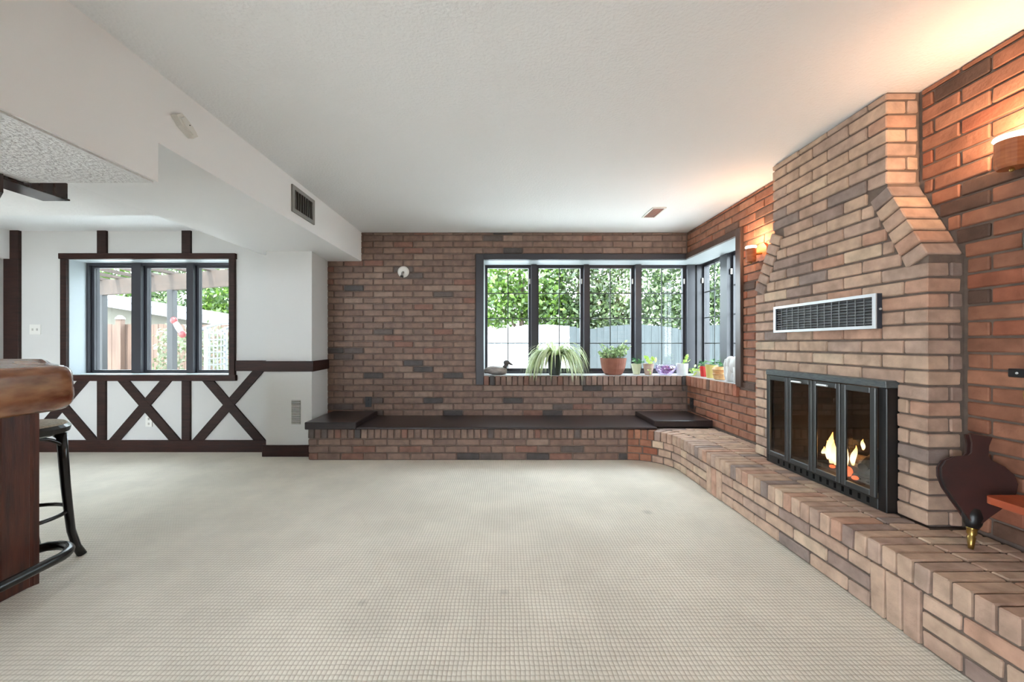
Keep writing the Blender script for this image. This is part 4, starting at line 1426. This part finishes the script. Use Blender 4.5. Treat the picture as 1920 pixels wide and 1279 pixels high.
pot_plant('tan_planter', 'tan ruffled pot with small leaves next to the white elephant', 2.145, 3.905, [(0.05, 0), (0.056, 0.006), (0.064, 0.04), (0.072, 0.058), (0.066, 0.066), (0.070, 0.092), (0.076, 0.10), (0.066, 0.112), (0.056, 0.125), (0.048, 0.125), (0.045, 0.11), (0.0, 0.11)], TANG, [(8, (0, 0, 0.14), (0.035, 0.04, 0.012), (0.025, 0.045), (0.015, 0.024), -0.2)], DEEP, (0.046, 0.108))
# white elephant
el = thing('elephant_figurine', 'white ceramic elephant figurine at the end of the side sill', 'figurine', (2.16, 3.68, WS))
ELW = mat('white_ceramic', rgb(206, 203, 200), 0.3)
ey, ex = 3.645, 2.15
obj('body', MB().ball((ex, ey - 0.005, WS + 0.155), 0.055, 0.088, 0.085, 18, 12), ELW, el, smooth=True)
obj('head', MB().ball((ex - 0.005, ey + 0.082, WS + 0.185), 0.042, 0.05, 0.052, 16, 10), ELW, el, smooth=True)
tr = [(ex - 0.01, ey + 0.12, WS + 0.195), (ex - 0.012, ey + 0.145, WS + 0.155), (ex - 0.014, ey + 0.15, WS + 0.10), (ex - 0.016, ey + 0.145, WS + 0.05), (ex - 0.018, ey + 0.13, WS + 0.012)]
obj('trunk', MB().tube(tr, [0.028, 0.022, 0.017, 0.014, 0.011], 10), ELW, el, smooth=True)
for s_ in (-1, 1):
    obj('ear', MB().ball((ex + s_ * 0.045, ey + 0.058, WS + 0.175), 0.010, 0.032, 0.045, 12, 8), ELW, el, smooth=True)
    obj('tusk', MB().tube([(ex + s_ * 0.02, ey + 0.125, WS + 0.155), (ex + s_ * 0.024, ey + 0.15, WS + 0.145), (ex + s_ * 0.024, ey + 0.168, WS + 0.15)], [0.006, 0.005, 0.002], 6), ELW, el, smooth=True)
    for dy in (-0.055, 0.055):
        obj('leg', MB().tube([(ex + s_ * 0.028, ey + dy, WS + 0.14), (ex + s_ * 0.03, ey + dy, WS + 0.06), (ex + s_ * 0.03, ey + dy, WS + 0.001)], [0.032, 0.024, 0.027], 12), ELW, el, smooth=True)
obj('tail', MB().tube([(ex, ey - 0.09, WS + 0.16), (ex, ey - 0.102, WS + 0.11), (ex, ey - 0.098, WS + 0.07)], [0.005, 0.004, 0.006], 6), ELW, el, smooth=True)
obj('eye', MB().ball((ex - 0.04, ey + 0.105, WS + 0.2), 0.004, 0.005, 0.005, 8, 6), BLACKMETAL, el)

# ================================================================== OUTDOORS
BOUNCE_GROUND = mat('pale_concrete_paving', rgb(190, 188, 184), 0.9, rgb(176, 175, 172), 3, bump=0.3, bscale=40)  # unseen ground made pale to throw light up onto the ceiling
go = struct('ground', MB().box(-40, 40, -30, 50, -0.4, -0.125), BOUNCE_GROUND, 'garden ground out of view, made pale to bounce light indoors')
# white scalloped garden fence
FW = mat('sunlit_fence_paint', rgb(150, 154, 160), 0.6, rgb(138, 143, 150), 3, (4, 4, 0.6))
FG = mat('shaded_fence_paint', rgb(52, 59, 62), 0.8, rgb(42, 49, 52), 3, (5, 5, 0.6))  # tree shade put into the colour of the right-hand boards
fence = thing('garden_fence', 'white board garden fence with scalloped top seen through the back window', 'fence', (2.0, 9.0, -0.12))
bw = 0.15
nb = 69
for i in range(nb):
    x = -2.2 + i * (bw + 0.005)
    ph = ((x + 0.2) % 2.1) / 2.1
    ht = 1.44 + 0.12 * math.sin(PI * ph) ** 0.8 + random.uniform(-0.006, 0.006)
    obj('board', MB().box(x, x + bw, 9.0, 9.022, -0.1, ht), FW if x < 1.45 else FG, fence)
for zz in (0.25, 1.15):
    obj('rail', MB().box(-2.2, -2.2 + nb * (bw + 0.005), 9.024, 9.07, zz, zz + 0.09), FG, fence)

def tree(name, label, base, h, blobs, nleaf, size, lm, trunk_r=0.12, group='garden trees'):
    t_ = thing(name, label, 'tree', base, group)
    b = Vector(base)
    tm = MB()
    top_ = Vector(blobs[0][0])
    tm.tube([b, b.lerp(top_, 0.3) + Vector((0.05, 0, 0)), b.lerp(top_, 0.65) + Vector((-0.05, 0.03, 0)), top_], [trunk_r, trunk_r * 0.8, trunk_r * 0.6, trunk_r * 0.25], 9)
    for c_, r_ in blobs[1:]:
        c_ = Vector(c_)
        s_ = b.lerp(top_, 0.45)
        tm.tube([s_, (s_ + c_) / 2 + Vector((0, 0, 0.15)), c_], [trunk_r * 0.5, trunk_r * 0.35, trunk_r * 0.12], 7)
    obj('trunk', tm, BARK, t_)
    rng = np.random.default_rng(abs(hash((round(base[0], 2), round(base[1], 2)))) % 100000)
    vol = np.array([r_[0] * r_[1] * r_[2] for _, r_ in blobs]) ** 0.66
    cnt = (nleaf * vol / vol.sum()).astype(int)
    V, Fc = [], []
    for (c_, r_), k in zip(blobs, cnt):
        d = rng.normal(size=(k, 3)); d /= np.linalg.norm(d, axis=1)[:, None]
        rad = rng.uniform(0.55, 1.05, size=(k, 1)) 
        ctr = np.array(c_) + d * rad * np.array(r_) + rng.normal(scale=0.05, size=(k, 3))
        u = rng.normal(size=(k, 3)); u /= np.linalg.norm(u, axis=1)[:, None]
        v = rng.normal(size=(k, 3)); v -= (v * u).sum(1)[:, None] * u; v /= np.linalg.norm(v, axis=1)[:, None]
        s_ = rng.uniform(0.7, 1.3, size=(k, 1)) * size
        q4 = np.stack([ctr - u * s_, ctr + v * s_ * 0.55, ctr + u * s_, ctr - v * s_ * 0.55], axis=1).reshape(-1, 3)
        off = len(V)
        V += q4.tolist()
        Fc += [(off + 4 * i, off + 4 * i + 1, off + 4 * i + 2, off + 4 * i + 3) for i in range(k)]
    o_ = obj('crown', MB().add(V, Fc), lm, t_)
    o_['kind'] = 'stuff'
    return t_
BARK = mat('bark', rgb(92, 78, 64), 0.9, rgb(70, 60, 50), 10, (1, 1, 0.3), bump=0.6, bscale=20)
L1 = leaf_material('sunlit_maple_leaf', rgb(38, 68, 22), rgb(104, 134, 50), 0.45)
L2 = leaf_material('shaded_lilac_leaf', rgb(28, 48, 28), rgb(92, 112, 66), 0.4)
L3 = leaf_material('grey_green_leaf', rgb(48, 68, 42), rgb(116, 134, 90), 0.4)
gz = -0.125
tree('maple_tree', 'bright green tree behind the fence in the leftmost back pane', (0.5, 11.2, gz), 5, [((0.6, 11.2, 3.0), (1.1, 0.9, 1.2)), ((-0.2, 11.0, 2.2), (0.8, 0.7, 0.7)), ((1.2, 11.3, 2.0), (0.7, 0.7, 0.8)), ((0.4, 11.0, 4.3), (1.2, 1.0, 0.9))], 8840, 0.081, L1)
tree('lilac_tree', 'darker leafy tree behind the fence in the second back pane', (2.2, 11.8, gz), 5, [((2.2, 11.6, 2.7), (0.9, 0.8, 1.1)), ((1.7, 11.5, 1.9), (0.7, 0.6, 0.6)), ((2.8, 11.7, 2.0), (0.8, 0.7, 0.7)), ((2.3, 11.7, 4.2), (1.1, 0.9, 0.9))], 8840, 0.070, L2)
tree('ash_tree', 'dense grey green tree behind the fence in the third back pane', (3.9, 11.6, gz), 5, [((3.8, 11.5, 2.8), (1.0, 0.8, 1.1)), ((3.3, 11.3, 1.9), (0.7, 0.6, 0.6)), ((4.3, 11.4, 1.9), (0.7, 0.6, 0.7)), ((3.7, 11.6, 4.2), (1.2, 0.9, 0.9))], 8840, 0.065, L3)
tree('elm_tree', 'dense leafy tree behind the fence in the rightmost back pane', (5.6, 11.4, gz), 5, [((5.4, 11.3, 2.8), (1.0, 0.9, 1.2)), ((4.9, 11.1, 1.9), (0.7, 0.6, 0.6)), ((6.1, 11.2, 2.0), (0.9, 0.7, 0.8)), ((5.5, 11.4, 4.3), (1.2, 0.9, 0.9))], 8840, 0.065, L2)
tree('poplar_tree', 'green tree seen through the side window next to the fireplace', (7.6, 11.6, gz), 5, [((7.5, 11.4, 2.9), (1.1, 0.9, 1.3)), ((7.0, 11.2, 2.0), (0.8, 0.7, 0.7)), ((8.3, 11.3, 2.0), (0.9, 0.8, 0.8)), ((7.6, 11.5, 4.4), (1.2, 0.9, 0.9))], 8160, 0.070, L1)

# left garden: pergola, neighbour, fence, arbour
PERG = mat('brown_pergola_timber', rgb(60, 47, 39), 0.75, rgb(50, 39, 32), 5, (2, 2, 2))
PERD = mat('dark_pergola_post', rgb(22, 22, 24), 0.6)
pg = thing('pergola', 'brown timber pergola outside the left window', 'pergola', (-6.8, 7.6, -0.125))
pa, pb = Vector((-9.6, 8.41, 2.22)), Vector((-3.6, 6.65, 2.31))
obj('beam', MB().bar(pa, pb, 0.09, 0.29), PERG, pg)
dd = (pb - pa).normalized()
for i in range(13):
    p_ = pa.lerp(pb, (i + 0.3) / 13) + Vector((0, 0, 0.172))
    obj('rafter', MB().bar(p_ + Vector((0.05, 0.35, -0.01)), p_ + Vector((-0.1, -2.9 - 0.0 * i, 0.10)), 0.10, 0.05), PERG, pg)
for px_ in (191, 322):
    for t_ in range(400):
        pp = pa.lerp(pb, t_ / 400)
        if PX + F * pp.x / pp.y >= px_:
            break
    obj('post', MB().cbox(pp.x - 0.055, pp.x + 0.055, pp.y - 0.055, pp.y + 0.055, -0.125, pp.z - 0.14, 0.004), PERD, pg)
orn = P(334, 614, 7.35)
orna = thing('hanging_ornament', 'red and white ornament hanging beside a pergola post', 'ornament', orn)
obj('body', MB().ball(orn, 0.06, 0.03, 0.20, 12, 10, rot=Euler((0, -0.55, 0)).to_matrix()), mat('white_enamel', rgb(104, 96, 98), 0.4, rgb(76, 58, 66), 12), orna, smooth=True)
for s_ in (-1, 1):
    pp = orn + Euler((0, -0.55, 0)).to_matrix() @ Vector((0, 0, -s_ * 0.15))
    obj('end_cap', MB().ball(pp, 0.068, 0.036, 0.07, 12, 8, rot=Euler((0, -0.55, 0)).to_matrix()), mat('red_enamel', rgb(92, 14, 18), 0.4) if s_ < 0 else bpy.data.materials['red_enamel'], orna, smooth=True)
obj('cord', MB().tube([orn + Vector((-0.05, 0, 0.18)), orn + Vector((-0.05, 0, 0.75))], 0.004, 5), BLACKMETAL, orna)
# wooden fence
WF = mat('cedar_fence_board', rgb(84, 65, 54), 0.8, rgb(70, 52, 43), 2.5, (6, 6, 0.5))
wf = thing('cedar_fence', 'weathered cedar board fence outside the left window', 'fence', (-9, 11, -0.125))
x = -13.2
i = 0
while x < -5.0:
    ht = 1.66 + random.uniform(-0.015, 0.015)
    obj('board', MB().box(x, x + 0.135, 11.0 + random.uniform(0, 0.008), 11.025, -0.12, ht), WF, wf)
    x += 0.145
    i += 1
pp = P(224, 600, 10.9)
obj('post', MB().box(pp.x - 0.07, pp.x + 0.07, 10.86, 10.99, -0.12, 1.80), WF, wf)
obj('post_cap', MB().lathe((pp.x, 10.92, 1.80), [(0.11, 0), (0.11, 0.03), (0.05, 0.10), (0.0, 0.11)], 12), mat('white_post_cap', rgb(130, 132, 136), 0.5), wf)
# neighbour's house
NB = mat('beige_stucco', rgb(84, 81, 72), 0.85)
NF = mat('white_fascia', rgb(102, 105, 110), 0.6)
nh = thing('neighbour_house', 'low beige house with a sloping white fascia beyond the cedar fence', 'house', (-11, 14, -0.125))
zl, zr, xl, xr = 3.33, 1.72, -18.0, -8.2
def zf(x):
    return zl + (zr - zl) * (x - xl) / (xr - xl)
obj('wall', MB().prism([(xl, -0.12), (xr - 0.3, -0.12), (xr - 0.3, zf(xr - 0.3) - 0.05), (xl, zf(xl) - 0.05)], 'y', 14.2, 18), NB, nh)
obj('fascia', MB().prism([(xl, zf(xl) - 0.22), (xr, zf(xr) - 0.22), (xr, zf(xr)), (xl, zf(xl))], 'y', 13.7, 13.76), NF, nh)
obj('roof', MB().prism([(xl, zf(xl) - 0.02), (xr, zf(xr) - 0.02), (xr, zf(xr) + 0.06), (xl, zf(xl) + 0.06)], 'y', 13.761, 18.3), mat('grey_shingle', rgb(90, 90, 92), 0.9), nh)
AW = mat('white_arbour_paint', rgb(100, 102, 106), 0.6)
# white arbour with lattice
ar_ = thing('garden_arbour', 'white garden arbour with lattice sides outside the left window', 'arbour', (-5.9, 8.9, -0.125))
ax0, ax1, ya, yb_ = -6.45, -5.45, 8.6, 9.2
for xx in (ax0, ax1):
    for yy in (ya, yb_):
        obj('post', MB().box(xx - 0.03, xx + 0.03, yy - 0.03, yy + 0.03, -0.125, 1.50), AW, ar_)
for yy in (ya, yb_):
    pts = [(ax0 - 0.12, yy, 1.42)] + [(ax0 + (ax1 - ax0) * k / 8, yy, 1.48 + 0.10 * math.sin(PI * k / 8)) for k in range(9)] + [(ax1 + 0.12, yy, 1.42)]
    obj('arch', MB().tube(pts, 0.032, 6), AW, ar_)
for xx in (ax0, ax1):
    for k in range(10):
        obj('lattice_strip', MB().bar((xx, ya, 0.1 + k * 0.14), (xx, yb_, 0.1 + k * 0.14), 0.012, 0.03), AW, ar_)
    for k in range(1, 5):
        yy = ya + (yb_ - ya) * k / 5
        obj('lattice_strip', MB().box(xx - 0.018, xx - 0.006, yy - 0.015, yy + 0.015, -0.1, 1.46), AW, ar_)
WIRE = mat('dark_wire', rgb(60, 64, 62), 0.5)
for k in range(9):
    obj('wire', MB().tube([(ax0, yb_, 0.1 + k * 0.13), (ax1, yb_, 0.1 + k * 0.13)], 0.005, 5), WIRE, ar_)
for k in range(1, 9):
    xx = ax0 + (ax1 - ax0) * k / 9
    obj('wire', MB().tube([(xx, yb_, -0.1), (xx, yb_, 1.2)], 0.005, 5), WIRE, ar_)
# shrubs and trees left
tree('hydrangea_shrub', 'pale flowering shrub in front of the cedar fence', (-7.35, 9.7, gz), 2, [((-7.3, 9.7, 1.25), (0.75, 0.5, 0.32)), ((-6.9, 9.7, 0.85), (0.5, 0.4, 0.4)), ((-8.6, 10.2, 0.9), (0.35, 0.3, 0.7))], 1400, 0.055, leaf_material('pale_flower_leaf', rgb(62, 76, 36), rgb(124, 128, 108), 0.3), 0.03, 'garden shrubs')
for (bx_, by_, lb, lm) in ((-20.0, 21.0, 'tree above the neighbour roof in the first pane of the left window', L1), (-16.9, 21.4, 'tree above the neighbour roof in the middle pane of the left window', L3), (-13.7, 20.8, 'bright tree above the arbour in the last pane of the left window', L1)):
    tree('broadleaf_tree', lb, (bx_, by_, gz), 6, [((bx_, by_, 3.4), (2.0, 1.4, 1.4)), ((bx_ - 1.2, by_ - 0.2, 2.5), (1.3, 1, 0.9)), ((bx_ + 1.2, by_ - 0.2, 2.5), (1.3, 1, 1.0)), ((bx_, by_, 5.2), (2.0, 1.4, 1.3))], 5200, 0.13, lm)

# ------------------------------------------------------------------ labels of the remaining pieces of the setting
TL = {6: 'dark head board of the left window casing', 7: 'dark left upright of the left window casing', 8: 'dark right upright of the left window casing',
      9: 'dark bottom board of the left window casing', 10: 'short dark stud above the left window, nearer the side wall', 11: 'short dark stud above the left window, nearer the soffit',
      12: 'dark stud below the left window, nearer the bar', 13: 'dark stud below the left window between the two full crosses', 14: 'tall dark corner post at the left end of the white wall',
      15: 'dark bottom rail of the half timbered wall', 16: 'short dark rail between left window and white pier',
      17: 'falling diagonal of the middle timber cross', 18: 'rising diagonal of the middle timber cross', 19: 'falling diagonal of the timber cross next to the bar',
      20: 'rising diagonal of the timber cross next to the bar', 21: 'falling diagonal of the timber cross next to the pier', 22: 'rising diagonal of the timber cross next to the pier'}
for o in S.objects:
    if o.get('kind') == 'structure' and o.parent is None:
        head = o.name.split('_')[0]
        if head == 'trim' and 'label' not in o:
            o['label'] = TL[int(o.name.split('_')[1])]
        o['category'] = head
